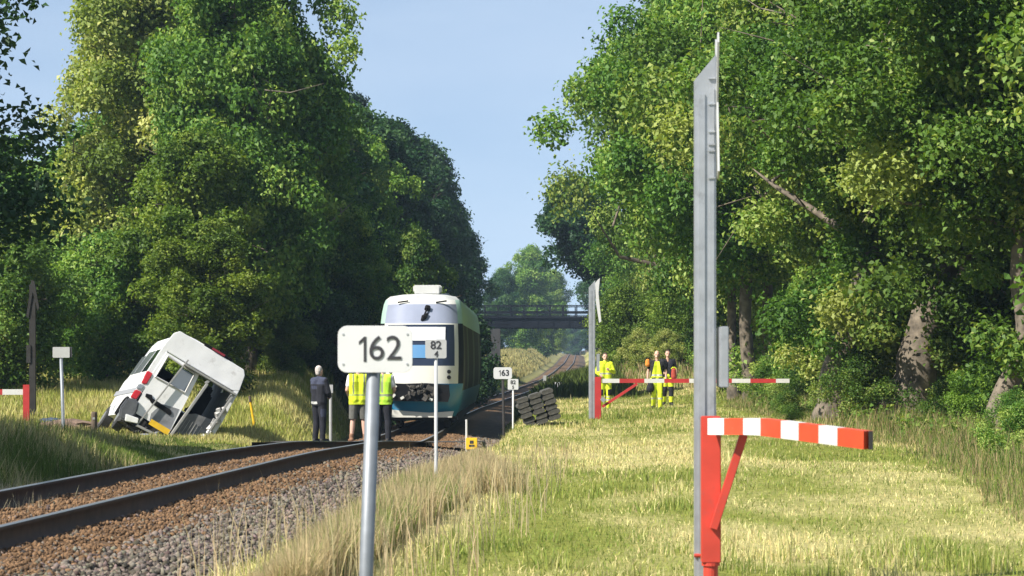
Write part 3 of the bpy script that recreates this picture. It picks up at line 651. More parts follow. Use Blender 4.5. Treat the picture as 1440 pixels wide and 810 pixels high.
# ---------------------------------------------------------------- train
def train():
    Yf = 87.0; xc = (590 - 720) * Yf / F
    r = empty("railcar", (xc, Yf, float(tZ(Yf))), (0, 0, rad(-0.45)))
    tag(r, "white and turquoise railcar with smashed coupler bay, halted on the track", "train")
    zs = np.array([.42, .55, .75, .98, 1.25, 1.48, 1.78, 2.05, 2.35, 2.7, 3.05, 3.38, 3.42, 3.75, 4.05, 4.2, 4.32, 4.39, 4.42])
    hw = np.interp(zs, [.42, .6, .98, 1.48, 2.05, 2.7, 3.38, 3.75, 4.05, 4.2, 4.32, 4.39, 4.42], [1.1, 1.2, 1.3, 1.37, 1.385, 1.375, 1.34, 1.31, 1.26, 1.21, 1.08, .75, .02])
    fo = np.interp(zs, [.42, .75, 1.25, 2.05, 2.7, 3.38, 4.05, 4.2, 4.32, 4.42], [.42, .12, .0, .12, .42, .85, 1.35, 1.6, 1.95, 2.6])
    U = np.array([-1, -.97, -.93, -.88, -.79, -.7, -.55, -.35, -.15, 0, .15, .35, .55, .7, .79, .88, .93, .97, 1])
    sy = np.array([2.6, 3.2, 4.6, 6.2, 8, 10, 12.5, 15, 17.5, 20, 22.5, 25, 27.5, 30])
    def pt(i, j):
        if 0 <= j < len(U):
            u = U[j]; return (hw[i] * math.copysign(abs(u) ** .97, u), fo[i] + .75 * abs(u) ** 4 + .12 * u * u, zs[i])
        k = j - len(U) if j >= len(U) else -j - 1
        return (hw[i] * (1 if j >= len(U) else -1), max(sy[k], fo[i] + 1.0), zs[i])
    js = list(range(-len(sy), len(U) + len(sy))); n = len(js)
    V = [pt(i, j) for i in range(len(zs)) for j in js]
    groups = {k: ([], []) for k in ("body", "windscreen", "panel", "side")}
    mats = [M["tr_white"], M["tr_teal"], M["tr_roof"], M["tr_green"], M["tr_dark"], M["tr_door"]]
    for i in range(len(zs) - 1):
        zm = (zs[i] + zs[i + 1]) / 2
        for q in range(n - 1):
            j = js[q]; f = (i * n + q, i * n + q + 1, (i + 1) * n + q + 1, (i + 1) * n + q)
            front = 0 <= j < len(U) - 1
            if front:
                um = abs(U[j] + U[j + 1]) / 2
                if 2.05 < zm < 3.38 and um < .79: groups["windscreen"][0].append(f); groups["windscreen"][1].append(0); continue
                if 3.42 < zm < 4.05 and um < .86: groups["panel"][0].append(f); groups["panel"][1].append(0); continue
                m = 1 if zm < 1.48 else (2 if zm > 4.2 else 0)
                if um > .88: m = 1 if zm < 1.5 else (4 if zm < 3.5 else (3 if zm < 4.2 else 2))
            else:
                k = min(abs(j), abs(j - len(U) + 1))
                m = 1 if zm < 1.3 else (2 if zm > 4.2 else (3 if zm > 3.38 else 4))
                pass
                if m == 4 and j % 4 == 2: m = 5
            groups["body"][0].append(f); groups["body"][1].append(m)
    for nm, mm in (("body", mats), ("windscreen", [M["tr_glass"]]), ("panel", [M["tr_panel"]])):
        fs, mi = groups[nm]; me = bpy.data.meshes.new(nm); me.from_pydata(V, [], fs)
        for m in mm: me.materials.append(m)
        me.polygons.foreach_set("material_index", mi)
        bm = bmesh.new(); bm.from_mesh(me); bmesh.ops.delete(bm, geom=[v for v in bm.verts if not v.link_faces], context='VERTS'); bmesh.ops.remove_doubles(bm, verts=bm.verts, dist=1e-4); bmesh.ops.recalc_face_normals(bm, faces=bm.faces); bm.to_mesh(me); bm.free(); smooth(me)
        link(bpy.data.objects.new({"panel": "destination_panel"}.get(nm, nm), me), r)
    fy = lambda z: float(np.interp(z, zs, fo))
    b = MB(); b.box((0, 29.9, 2.4), (2.55, .1, 3.6)); b.build("rear_wall", M["tr_dark"], r)
    # coupler bay torn open
    b = MB(); b.prism([(-.93, .93), (.90, .90), (.96, 1.1), (.93, 1.45), (.2, 1.50), (-.5, 1.48), (-.97, 1.50), (-1.0, 1.15)], .5, Matrix.Translation((0, -.03, 0)))
    bay = b.build("coupler_bay", M["black"], r)
    b = MB(); rg = random.Random(2)
    for k in range(26):
        x = rg.uniform(-.42, .55); z = rg.uniform(.98, 1.42); b.box((x, -.09 + rg.uniform(-.03, .03), z), (rg.uniform(.05, .2), .08, rg.uniform(.04, .18)), Euler((rg.uniform(-.5, .5), rg.uniform(-1, 1), rg.uniform(-.5, .5))).to_matrix())
    b.build("broken_coupler", mat("torn_metal", (.06, .056, .05), .8, .2, var=.6, vs=9), bay)
    for x, z in ((-.78, 1.38), (-.55, 1.03), (.36, .98), (-.82, 1.1)):
        b = MB(); b.box((x, -.06, z), (.12, .05, .08), Euler((0, x, 0)).to_matrix()); b.build("torn_shard", M["tr_white"], bay)
    b = MB(); b.prism([(-1.05, .40), (1.02, .40), (1.08, .60), (.3, .55), (-.4, .60), (-1.1, .66)], .16, Matrix.Translation((0, .26, 0))); b.build("snow_plough", M["tr_white"], r)
    for s in (-1, 1):
        for z in (1.68, 1.86):
            b = MB(); x = s * .93; yy = fy(z) + .75 * (x / 1.37) ** 4 + .12 * (x / 1.37) ** 2
            b.tube([(x, yy - .05, z), (x, yy + .03, z)], .065, 12); b.build("headlight", M["black"], r)
        b = MB(); z = 4.1; b.beam((s * .62 - .15, fy(z) - .02, z), (s * .62 + .2, fy(z) - .02, z + .05), .05, .05); b.build("marker_lamp", M["black"], r)
    # sun blind, instruments and things seen in the windscreen, a camera pod and wiper
    yb = lambda x, z: fy(z) + .75 * (abs(x) / 1.35) ** 4 + .12 * (x / 1.35) ** 2
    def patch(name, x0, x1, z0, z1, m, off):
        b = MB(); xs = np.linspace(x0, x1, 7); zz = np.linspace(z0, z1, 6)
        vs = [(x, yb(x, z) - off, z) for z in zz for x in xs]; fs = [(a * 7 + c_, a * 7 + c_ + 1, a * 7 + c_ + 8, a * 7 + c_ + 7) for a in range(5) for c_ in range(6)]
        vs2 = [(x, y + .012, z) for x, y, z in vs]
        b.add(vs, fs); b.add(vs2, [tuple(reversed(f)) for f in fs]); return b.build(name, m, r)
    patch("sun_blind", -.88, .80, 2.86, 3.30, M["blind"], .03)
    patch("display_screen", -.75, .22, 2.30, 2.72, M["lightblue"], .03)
    b = MB(); b.tube([(.02, yb(0, 3.55) - .05, 3.5), (.1, yb(0, 3.65) - .09, 3.62), (.22, yb(0, 3.7) - .06, 3.74)], [.03, .09, .03], 8); b.tube([(.2, yb(0, 3.9) - .08, 3.86), (.22, yb(0, 3.96) - .06, 3.97)], [.1, .09], 8)
    b.tube([(.08, yb(0, 3.6) - .08, 3.6), (.2, yb(0, 3.9) - .1, 3.9)], .03, 6); b.build("wiper_motor", M["black"], r)
    b = MB(); b.box((.12, 4.0, 4.55), (.85, 1.6, .3)); b.box((.12, 3.6, 4.6), (.95, .5, .24)); b.build("roof_unit", M["tr_roof"], r, bevel=.04)
    for yc, ln in ((12, 3), (20, 4)):
        b = MB(); b.box((0, yc, 4.5), (1.3, ln, .25)); b.build("roof_cover", M["tr_roof"], r, bevel=.05)
    b = MB(); b.box((0, 15.5, .52), (2.3, 27, .5)); b.build("underframe", M["under"], r)
    for yy in (2.6, 4.6, 24, 26):
        w_ = MB(); w_.tube([(-.62, yy, .42), (.62, yy, .42)], .08, 10)
        for s in (-1, 1): w_.tube([(s * .72, yy, .42), (s * .86, yy, .42)], .42, 28); w_.tube([(s * .86, yy, .42), (s * .95, yy, .42)], .16, 16)
        w_.build("wheelset", M["under"], r)
    for y0, y1 in ((1.9, 5.3), (23.3, 26.7)):
        for s in (-1, 1): b = MB(); b.box((s * 1.05, (y0 + y1) / 2, .5), (.12, y1 - y0, .22)); b.build("bogie_frame", M["under"], r)
train()

# ---------------------------------------------------------------- wrecked van
def van():
    R = Matrix.Rotation(rad(15), 3, 'Z') @ Matrix.Rotation(rad(-2), 3, 'X') @ Matrix.Rotation(rad(31), 3, 'Y'); Y = 68.0
    loc = P(249, 461, Y) - R @ Vector((-.98, 0, 2.72)) * 1.06
    r = empty("wrecked_van", loc); r.rotation_euler = R.to_euler(); r.scale = (1.06, 1.06, 1.06)
    tag(r, "crashed white van tipped on its side beside the track, rear door torn off", "van")
    prof = [(-.95, .42), (-1.0, .60), (-1.01, 1.0), (-1.01, 1.40), (-.985, 1.72), (-.95, 2.12), (-.92, 2.42), (-.86, 2.60), (-.72, 2.69), (-.45, 2.715), (0, 2.72)]
    prof = prof + [(-x, z) for x, z in reversed(prof[:-1])]
    ys = [0.02, .5, 1.2, 1.9, 2.6, 3.3, 3.75, 4.45, 4.75, 5.2, 5.45]; tops = [9, 9, 9, 9, 9, 9, 2.6, 1.50, 1.36, 1.12, .85]; ws = [1, 1, 1, 1, 1, 1, 1, .98, .96, .9, .8]
    n = len(prof); V = []; fs = []; mi = []
    for y, t, w_ in zip(ys, tops, ws): V += [(x * w_, y, min(z, t)) for x, z in prof]
    for i in range(len(ys) - 1):
        for k in range(n - 1):
            if i == 6 and 5 <= k <= n - 7: continue                                  # windscreen hole
            if 1 <= i <= 2 and k in (n - 7,): continue                                # broken right side window
            fs.append((i * n + k, i * n + k + 1, (i + 1) * n + k + 1, (i + 1) * n + k))
        fs.append((i * n, (i + 1) * n, (i + 1) * n + n - 1, i * n + n - 1)); 
    b = len(V) - n; fs.append(tuple(range(b, b + n)))
    me = bpy.data.meshes.new("body"); me.from_pydata(V, [], fs); me.materials.append(M["van_white"]); me.materials.append(M["van_inner"])
    bm = bmesh.new(); bm.from_mesh(me); bmesh.ops.recalc_face_normals(bm, faces=bm.faces); bm.to_mesh(me); bm.free()
    smooth(me); me.set_sharp_from_angle(angle=rad(35)) if hasattr(me, "set_sharp_from_angle") else None
    o = link(bpy.data.objects.new("body", me), r)
    so = o.modifiers.new("thick", 'SOLIDIFY'); so.thickness = .045; so.offset = -1; so.material_offset = 1; so.material_offset_rim = 0
    Zt = 2.72
    def rear(poly, y0, dep, name, m, parent=r, bevel=0):     # poly in (u, v): metres from the upper left rear corner
        b = MB(); b.prism([(u - .98, Zt - v) for u, v in poly], dep, Matrix.Translation((0, y0, 0))); return b.build(name, m, parent, bevel)
    # rear frame of the body
    rear([(.10, .03), (1.86, .03), (1.95, .14), (2.02, .52), (1.86, .60), (.12, .60), (-.06, .52), (.0, .14)], -.02, .06, "rear_header", M["van_white"], o, .012)
    rear([(-.06, .5), (.10, .5), (.10, 1.3), (.02, 2.3), (-.08, 2.3), (-.09, 1.3)], -.015, .07, "rear_pillar", M["van_white"], o, .015)
    rear([(1.90, .5), (2.02, .5), (2.05, 1.3), (2.03, 2.35), (1.93, 2.35), (1.93, 1.2)], -.015, .07, "rear_pillar", M["van_white"], o, .015)
    # left rear door with a broken window
    d = MB(); T = Matrix.Translation((0, -.03, 0))
    out = [(.08, .62), (1.0, .62), (1.06, 1.3), (1.10, 2.22), (.12, 2.22), (.05, 1.3)]; hol = [(.15, .68), (.90, .72), (.93, 1.22), (.15, 1.25)]
    for poly in ([out[0], out[1], hol[1], hol[0]], [out[1], out[2], hol[2], hol[1]], [out[2], out[3], out[4], out[5], hol[3], hol[2]], [out[5], out[0], hol[0], hol[3]]):
        d.prism([(u - .98, Zt - v) for u, v in poly], .05, T)
    door = d.build("rear_door", M["van_white"], r)
    fr = MB()
    hp = [Vector((u - .98, -.045, Zt - v)) for u, v in hol + hol[:1]]
    fr.tube(hp, .028, 6); fr.build("window_frame", mat("pale_seal", (.5, .5, .5), .6), door)
    rear([(.55, .74), (.92, .76), (.94, 1.2), (.5, 1.2)], .015, .012, "cracked_pane", M["glass_side"], door)
    rear([(.16, 1.70), (.30, 1.66), (.34, 1.72), (.86, 1.74), (.92, 1.80), (.9, 1.86), (.36, 1.83), (.3, 1.78), (.18, 1.78)], -.065, .035, "door_trim", M["black"], door, .008)
    rear([(.6, 1.72), (1.02, 1.62), (1.08, 2.2), (.55, 2.2), (.5, 2.05)], -.036, .006, "crushed_panel", mat("crushed_grey", (.22, .23, .25), .55, .2, var=.4, vs=4), door)
    # lift frame standing in the doorway
    fl = MB()
    def bar(a, c, w_, dd, y=-.12): fl.beam((a[0] - .98, y, Zt - a[1]), (c[0] - .98, y, Zt - c[1]), w_, dd, (0, 1, 0))
    bar((.56, .66), (1.98, .66), .05, .20, -.13); bar((.60, .52), (.34, 2.50), .035, .05); bar((1.27, .78), (1.14, 2.40), .06, .15); bar((1.93, .74), (1.84, 2.42), .05, .09); bar((.34, 2.46), (1.28, 2.40), .06, .10); bar((1.22, .8), (1.30, .62), .07, .06, -.16)
    fl.build("lift_frame", M["van_grey"], r, bevel=.008)
    rear([(1.24, 1.62), (1.42, 1.5), (1.86, 1.42), (1.84, 2.45), (1.2, 2.45)], .10, .04, "lift_ramp", M["van_ramp"], r)
    b = MB(); 
    for k in range(6): b.beam((1.30 + .08 * k - .98, .09, Zt - 1.70), (1.26 + .09 * k - .98, .09, Zt - 2.4), .012, .012)
    b.build("ramp_rib", M["van_grey"], bpy.data.objects["lift_ramp"])
    b = MB(); b.box((.50, .9, 1.55), (.34, .16, .62)); b.box((.5, .86, 1.92), (.2, .12, .2)); b.box((.5, 1.1, 1.28), (.42, .42, .16)); b.build("seat", M["black"], r, bevel=.04)
    b = MB(); b.box((-.38, 1.3, 1.5), (.9, .2, .7)); b.box((-.38, 1.5, 1.2), (.9, .5, .16)); b.build("seat", M["black"], r, bevel=.04)
    b = MB(); b.box((0, 2.2, .62), (1.9, 4.2, .06)); b.build("load_floor", M["van_inner"], r)
    # number plate
    pl = rear([(.56, 2.16), (1.07, 2.16), (1.07, 2.30), (.56, 2.30)], -.20, .02, "number_plate", M["yellow"], r)
    # tail lamps
    rear([(-.09, 1.22), (.07, 1.22), (.06, 1.52), (-.06, 1.55)], -.05, .1, "tail_lamp", M["tail"], r, .02)
    rear([(-.10, 1.58), (.04, 1.56), (.03, 1.68), (-.10, 1.72)], -.05, .1, "tail_lamp", M["chrome"], r, .02)
    rear([(-.10, 1.74), (.06, 1.72), (.04, 1.95), (-.11, 1.97)], -.05, .1, "tail_lamp", M["tail"], r, .02)
    b = MB(); b.box((1.13 - .98, .06, Zt + .012), (.78, .16, .07)); sp = b.build("roof_spoiler", M["black"], r, bevel=.02)
    b = MB(); b.box((1.13 - .98, -.03, Zt + .012), (.34, .03, .05)); b.build("brake_lamp", mat("dull_red", (.25, .02, .03), .3), sp)
    # crushed bumper and torn underbody
    rear([(-.16, 2.0), (.12, 1.95), (.2, 2.2), (.16, 2.5), (-.1, 2.52), (-.2, 2.3)], -.14, .2, "crushed_bumper", mat("bumper_grey", (.085, .09, .10), .5, var=.4, vs=5), r, .04)
    rear([(-.02, 2.36), (.30, 2.30), (.34, 2.42), (.05, 2.52)], -.19, .05, "bumper_corner", M["van_white"], r, .015)
    rg = random.Random(8); b = MB(); b.box((-.2, .6, .34), (1.5, 1.3, .22)); b.box((-.75, .7, .40), (.5, 1.2, .45))
    for k in range(16):
        b.beam((rg.uniform(-1, .9), rg.uniform(-.15, .4), rg.uniform(.1, .4)), (rg.uniform(-1, .9), rg.uniform(-.15, .4), rg.uniform(.05, .4)), .05, .05)
    b.build("underbody", M["under"], r)
    b = MB(); b.tube([(-.45, -.12, .12), (-.2, -.14, .26), (-.1, -.1, .44)], .03, 8); b.tube([(0, -.1, .2), (.3, -.16, .06), (.62, -.1, .10)], .035, 8); b.build("exhaust_pipe", M["chrome"], r)
    b = MB(); rg = random.Random(5)
    for k in range(14): b.box((.92 + rg.uniform(-.06, .06), -.08, .45 + .09 * k), (.14, .1, .09), Euler((rg.random(), rg.random() * 2, rg.random())).to_matrix())
    b.build("torn_sill", mat("torn_white", (.5, .5, .5), .5, .2, var=.4, vs=9), r)
    # side windows and trims of the left flank
    def side(y0, y1, z0, z1, name, m, off=.012):
        f = lambda z: float(np.interp(z, [.42, .6, 1.0, 1.4, 1.72, 2.12, 2.42], [-.95, -1.0, -1.01, -1.01, -.985, -.95, -.92])) - off
        zz = [z0, (z0 + z1) / 2, z1]; vs = [(f(z), y, z) for y in (y0, y1) for z in zz] + [(f(z) + off * .8, y, z) for y in (y0, y1) for z in zz]
        b = MB(); b.add(vs, [(0, 1, 4, 3), (1, 2, 5, 4), (6, 9, 10, 7), (7, 10, 11, 8), (0, 3, 9, 6), (2, 8, 11, 5), (0, 6, 7, 1), (1, 7, 8, 2), (3, 4, 10, 9), (4, 5, 11, 10)]); return b.build(name, m, r)
    side(.35, 1.75, 1.55, 2.2, "side_window", M["glass"]); side(1.95, 3.15, 1.55, 2.2, "side_window", M["glass_side"]); side(3.3, 4.0, 1.55, 2.1, "side_window", M["glass_side"])
    side(.1, 4.6, .95, 1.08, "rub_strip", mat("rub_grey", (.25, .26, .28), .6), .02)
    for x, y in ((-.9, 1.15), (.86, 1.15), (-.9, 4.35), (.86, 4.35)):
        t = MB(); t.tube([(x - .11, y, .34), (x - .09, y, .34), (x + .09, y, .34), (x + .11, y, .34)], [.29, .345, .345, .29], 28)
        wh = t.build("wheel", M["rubber"], r); q = MB(); q.tube([(x - .118, y, .34), (x + .118, y, .34)], .19, 20); q.build("rim", M["chrome"], wh)
    a = MB(); a.tube([(-1.025, 1.15 + .44 * math.cos(k * math.pi / 10), .36 + .44 * math.sin(k * math.pi / 10)) for k in range(11)], .05, 8); a.build("wheel_arch", M["black"], r)
van()

# ---------------------------------------------------------------- number signs and small posts
def sign(name, cat, px0, px1, py0, py1, Y, base, label, lines, m="sign", pole_r=.02, lean=0.0, polem="galv_pole", group=None, r_=.2, size=.6, pole_px=None, zbase=None, dy=0):
    s = Y / F; cx = (px0 + px1) / 2; c = P(cx, (py0 + py1) / 2, Y); W = (px1 - px0) * s; Hh = (py1 - py0) * s
    zb = P(0, base, Y).z if zbase is None else zbase
    xb = c.x + (0 if pole_px is None else (pole_px[0] - cx) * s); xt = c.x + (0 if pole_px is None else (pole_px[1] - cx) * s)
    e = empty(name, (xb, Y, zb)); tag(e, label, cat, group)
    p = MB(); p.tube([(0, pole_r + .012, -.3), (0, pole_r + .012, .02), (xt - xb, pole_r + .012, c.z - zb + Hh * .3)], pole_r, 14); p.build("pole", M[polem], e, smooth_=True)
    b = MB(); b.prism(round_rect(W, Hh, Hh * r_, cx=c.x - xb, cz=c.z - zb), .008); pl = b.build("plate", M[m], e, bevel=.0012)
    q = MB(); q.box((xt - xb, .02, c.z - zb - Hh * .2), (pole_r * 3, .02, .03)); q.build("clamp", M["galv"], e)
    if Y < 40:
        for sz_ in (-1, 1):
            for sx_ in ((0,) if W < .3 else (-.86, .86)):
                q = MB(); z_ = c.z - zb + sz_ * Hh * .40 * (1 if sx_ == 0 else .8); x_ = c.x - xb + sx_ * W / 2; q.tube([(x_, -.004, z_), (x_, .001, z_)], .006, 8); q.build("bolt", M["chrome"], pl)
    for tx, sz, ox, oz, bd in lines:
        if tx[0] == "1":                                  # a numeral one with its flag
            h1 = sz * Hh * .36; st = h1 * .20; x1 = c.x - xb + (ox - .225) * W; z1 = c.z - zb + oz * Hh; n1 = MB()
            n1.prism([(x1 - st / 2 + st, z1 - h1), (x1 + st * 1.5, z1 - h1), (x1 + st * 1.5, z1 + h1), (x1 + st * .7, z1 + h1), (x1 - st * 1.4, z1 + h1 * .62), (x1 - st * 1.4, z1 + h1 * .38), (x1 + st * .5, z1 + h1 * .66)], .003, Matrix.Translation((0, -.0035, 0)))
            n1.build("number", M["ink"], pl); tx = tx[1:]; ox += .08
        text(tx, sz * Hh, M["ink"], (c.x - xb + ox * W, -.004, c.z - zb + oz * Hh), pl, bold=bd)
    return e
sign("number_sign", "sign", 475, 580, 458, 524, 15.0, 900, "close white plate reading 162 on a leaning grey pole", [("162", .74, .055, -.0, -.0004)], pole_r=.039, pole_px=(511.0, 526.5), zbase=H1(-.8, 15) - .05)
sign("distance_sign", "sign", 598, 628, 477.5, 504, 30.0, 700, "small grey kilometre plate reading 82 over 4 on a thin white pole", [("82", .60, 0, .19, .0016), ("4", .45, .02, -.28, .0012)], m="sign_grey", pole_r=.0195, polem="sign_grey", r_=.1, zbase=H1(-.82, 30) - .05)
sign("number_sign", "sign", 694, 720, 516.5, 533, 62.0, 640, "distant white plate reading 163 on a dark pole beside the concrete stack", [("163", .70, .06, 0, .004)], pole_r=.03, polem="under", pole_px=(709, 707))
sign("distance_sign", "sign", 714, 729, 533, 548, 72.0, 606, "small square white plate behind the 163 plate", [("82", .5, 0, .18, .003), ("5", .4, 0, -.28, .003)], pole_r=.025, r_=.1, polem="stripe_white")
sign("trackside_marker", "marker", 779.5, 789.5, 537.5, 547, 105.0, 572, "small pale square marker on a short post beyond the concrete stack", [], pole_r=.035, r_=.12)
sign("back_of_sign", "sign", 74, 98, 488, 503, 70.0, 592, "weathered grey plate seen from behind on a thin grey post, left of the van", [], m="sign_grey", pole_r=.045, r_=.08, pole_px=(89, 85), zbase=H1(-11.5, 70))
b = MB(); b.box((.09, .03, 0), (.2, .02, .26)); 
bb = bpy.data.objects["back_of_sign"]; b.v = [(x + .03, y, z + P(0, 495, 70).z - bb.location.z) for x, y, z in b.v]; b.build("back_plate", M["ink"], bb)
for px, py, top, Y, lb in ((766, 566, 528, 118, "pale thin trackside post beyond the concrete stack, left one"), (777, 566, 530, 122, "pale thin trackside post beyond the concrete stack, right one"), (465, 602, 541, 80, "pale post standing just right of the dark-clothed man")):
    p = P(px, py, Y); e = empty("marker_post", (p.x, Y, p.z)); tag(e, lb, "post"); h = (py - top) * Y / F
    b = MB(); b.tube([(0, 0, -.8), (0, 0, h)], .045, 8); b.build("pole", M["sign_grey"], e); b = MB(); b.box((0, -.05, h - .12), (.14, .03, .24)); b.build("plate", M["sign_grey"], e)
# yellow box marker
p = P(656, 648, 45); zb = H1(p.x, 45); e = empty("cable_marker", (p.x, 45, zb)); tag(e, "short white post with a small yellow box, in the grass right of the kilometre plate", "marker")
h = P(0, 590, 45).z - zb; b = MB(); b.tube([(0, .02, -.2), (0, .02, h)], .018, 10); b.build("pole", M["stripe_white"], e)
z1 = P(0, 624, 45).z - zb; b = MB(); b.box((.085, -.02, z1), (.19, .07, .2)); pl = b.build("yellow_box", M["yellow"], e, bevel=.01)
b = MB(); b.box((.085, -.058, z1 + .03), (.06, .006, .05)); b.box((.085, -.058, z1 - .03), (.09, .006, .03)); b.build("symbol", M["ink"], pl)
# fence post and yellow stake
p = P(132, 622, 62); e = empty("fence_post", (p.x, 62, H1(p.x, 62))); tag(e, "short dark wooden post left of the van's wheels", "post"); b = MB(); h = P(0, 579, 62).z - e.location.z
b.tube([(0, 0, -.3), (.01, 0, h - .03), (.01, 0, h)], [.075, .07, .055], 10); b.build("timber", M["wood"], e); b = MB(); b.box((.01, -.07, h - .15), (.05, .02, .05)); b.build("staple", M["galv"], e)
p = P(360, 604, 74); e = empty("survey_stake", (p.x, 74, H1(p.x, 74))); tag(e, "leaning yellow stake in the grass right of the van", "stake"); b = MB(); q = P(351, 559, 74) - e.location
b.tube([(0, 0, -.2), q], [.035, .03], 8); b.build("shaft", M["yellow"], e); b = MB(); b.tube([q - Vector((-.015, 0, .12)), q + Vector((0, 0, .04))], [.04, .035], 8); b.build("tip", M["wood"], e)
# left crossing mast (dark, seen from behind) with its little barrier
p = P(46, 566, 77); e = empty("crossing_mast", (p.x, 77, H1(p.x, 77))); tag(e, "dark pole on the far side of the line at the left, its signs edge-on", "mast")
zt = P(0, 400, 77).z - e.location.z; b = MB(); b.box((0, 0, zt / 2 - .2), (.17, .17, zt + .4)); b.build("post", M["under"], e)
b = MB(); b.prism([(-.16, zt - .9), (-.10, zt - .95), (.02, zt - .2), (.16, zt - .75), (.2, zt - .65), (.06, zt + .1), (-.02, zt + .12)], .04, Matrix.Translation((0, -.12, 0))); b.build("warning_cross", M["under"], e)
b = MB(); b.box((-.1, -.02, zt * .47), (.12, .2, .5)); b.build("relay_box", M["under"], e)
p = P(37, 575, 75); e = empty("swing_barrier", (p.x, 75, H1(p.x, 75))); tag(e, "low red and white barrier at the left edge beside the dark pole", "barrier"); h = P(0, 541, 75).z - e.location.z
b = MB(); b.box((0, 0, h / 2 - .1), (.17, .13, h + .2)); b.build("post", M["far_red"], e)
for k in range(5):
    b = MB(); z = h - .2; b.box((-.085 - .28 - .56 * k, 0, z), (.56, .07, .15)); b.build("beam_stripe", M["stripe_white" if k % 2 == 0 else "far_red"], e)
e.rotation_euler = (0, 0, rad(4))
# debris on the grass beside it
rg = random.Random(3)
for px, py, Y, d, m, lb in ((72, 565, 75, (.4, .3, .12), "blue_tarp", "crumpled blue sheet on the grass right of the dark pole"), (104, 577, 73, (1.1, .5, .22), "debris", "flat brown slab of torn turf between the grey plate and the van"), (85, 578, 72.5, (.6, .4, .2), "debris", "brown lump of torn turf at the foot of the grey plate")):
    X = (px - 720) * Y / F; bm = bmesh.new(); bmesh.ops.create_icosphere(bm, subdivisions=3, radius=1)
    for v in bm.verts: 
        k = 1 + .5 * (float(vnoise(v.co.x * 3 + px, v.co.y * 3 + v.co.z * 2, .8)) - .5); v.co = Vector((v.co.x * d[0] * k, v.co.y * d[1] * k, v.co.z * d[2] * k))
    me = bpy.data.meshes.new("debris"); bm.to_mesh(me); bm.free(); me.materials.append(M[m]); o = link(bpy.data.objects.new("debris", me)); o.location = (X, Y, H1(X, Y) + d[2] * .4); tag(o, lb, "debris")

# ---------------------------------------------------------------- crossing masts and barriers on the right
def crossing_mast(px, Y, label, w_px, top, cross_top, rot=0):
    s = Y / F; X = (px - 720) * s; zb = H1(X, Y); e = empty("crossing_mast", (X, Y, zb)); tag(e, label, "mast")
    zt = P(0, top, Y).z - zb; w_ = w_px * s
    b = MB()                                             # open galvanised channel with a slanted top
    pr = [(-w_ / 2, 0), (w_ / 2, 0), (w_ / 2, .1), (w_ / 2 - .012, .1), (w_ / 2 - .012, .03), (.006, .012), (-.006, .012), (-w_ / 2 + .012, .03), (-w_ / 2 + .012, .1), (-w_ / 2, .1)]
    n = len(pr); vs = [(x, y, -.4) for x, y in pr] + [(x, y, zt - .17 + .17 * (x + w_ / 2) / w_) for x, y in pr]
    b.add(vs, [tuple(reversed(range(n))), tuple(range(n, 2 * n))] + [(i, (i + 1) % n, n + (i + 1) % n, n + i) for i in range(n)])
    b.box((-w_ * .18, -.006, zt * .45), (w_ * .30, .012, zt * .95)); b.box((w_ * .30, -.004, zt * .45), (w_ * .22, .008, zt * .97))
    b.build("post", M["galv"], e)
    return e, zt, zb, s, w_
def cross_boards(e, x, zc, L, ang, yaw):
    for k, sg in enumerate((1, -1)):
        T = Matrix.Translation((x, -.02 + .02 * k, zc)) @ Matrix.Rotation(rad(yaw), 4, 'Z') @ Matrix.Rotation(sg * rad(ang), 4, 'Y')
        b = MB(); h = .055; b.prism([(-h, -L / 2), (h, -L / 2), (h * 1.0, L / 2 - .05), (0, L / 2), (-h, L / 2 - .05)], .012, T)
        b.build("warning_cross", [M["sign_grey"]], e)
# near one: signs face to the right, so only their edges show
e, zt, zb, s, w_ = crossing_mast(992, 18.0, "tall pale galvanised mast in front, with a small plate seen edge-on", 30, 76, 45)
cross_boards(e, w_ / 2 + .012, P(0, 150, 18).z - zb, 1.02, 24, 88)
b = MB(); b.box((w_ / 2 + .045, .03, P(0, 502, 18).z - zb), (.055, .36, .40)); b.build("sign_plate", M["galv"], e, bevel=.006)
b = MB()
for py in (110, 146, 185, 203, 212, 250):
    b = MB(); b.box((w_ * .28, -.012, P(0, py, 18).z - zb), (.045, .012, .012)); b.build("bolt", M["chrome"], e)
b = MB(); b.tube([(-w_ / 2 - .005, -.012, P(0, 781, 18).z - zb), (w_ / 2, -.012, P(0, 781, 18).z - zb)], .012, 8); b.build("clamp", M["red"], e)
# near barrier
Yb = 17.7; s = Yb / F; X = (999.5 - 720) * s; zb = H1(X, Yb)
e = empty("swing_barrier", (X, Yb, zb)); tag(e, "red posted barrier in front with a bent red and white arm", "barrier")
L = lambda x, y, Y=Yb: P(x, y, Y) - Vector((X, Yb, zb))
za, zc_ = L(0, 585).z, L(0, 791).z
b = MB(); b.box((0, 0, (za + zc_) / 2), (27 * s, .11, za - zc_)); b.build("post", M["red"], e, bevel=.006)
b = MB(); b.tube([(.0, 0, -.3), (0, 0, zc_ + .01)], .048, 16); b.tube([(0, 0, zc_ - .02), (0, 0, zc_)], .06, 16); b.build("post_foot", M["red"], e)
b = MB(); b.beam(L(1003, 744, 17.62), L(1046, 611, 17.62), .05, .072, (0, 1, 0)); st = b.build("strut", M["red"], e, bevel=.004)
xs = [995, 1018, 1045, 1069.5, 1098, 1123, 1151, 1177.5, 1214.5]
ytop = lambda x: 588.2 if x < 1072 else 588.2 + (x - 1072) * .126
ybot = lambda x: 611.5 if x < 1060 else 611.5 + (x - 1060) * .132
dep = lambda x: 17.58 - (0 if x < 1060 else (x - 1060) / 155 * 1.9) - max(0, x - 995) * .004
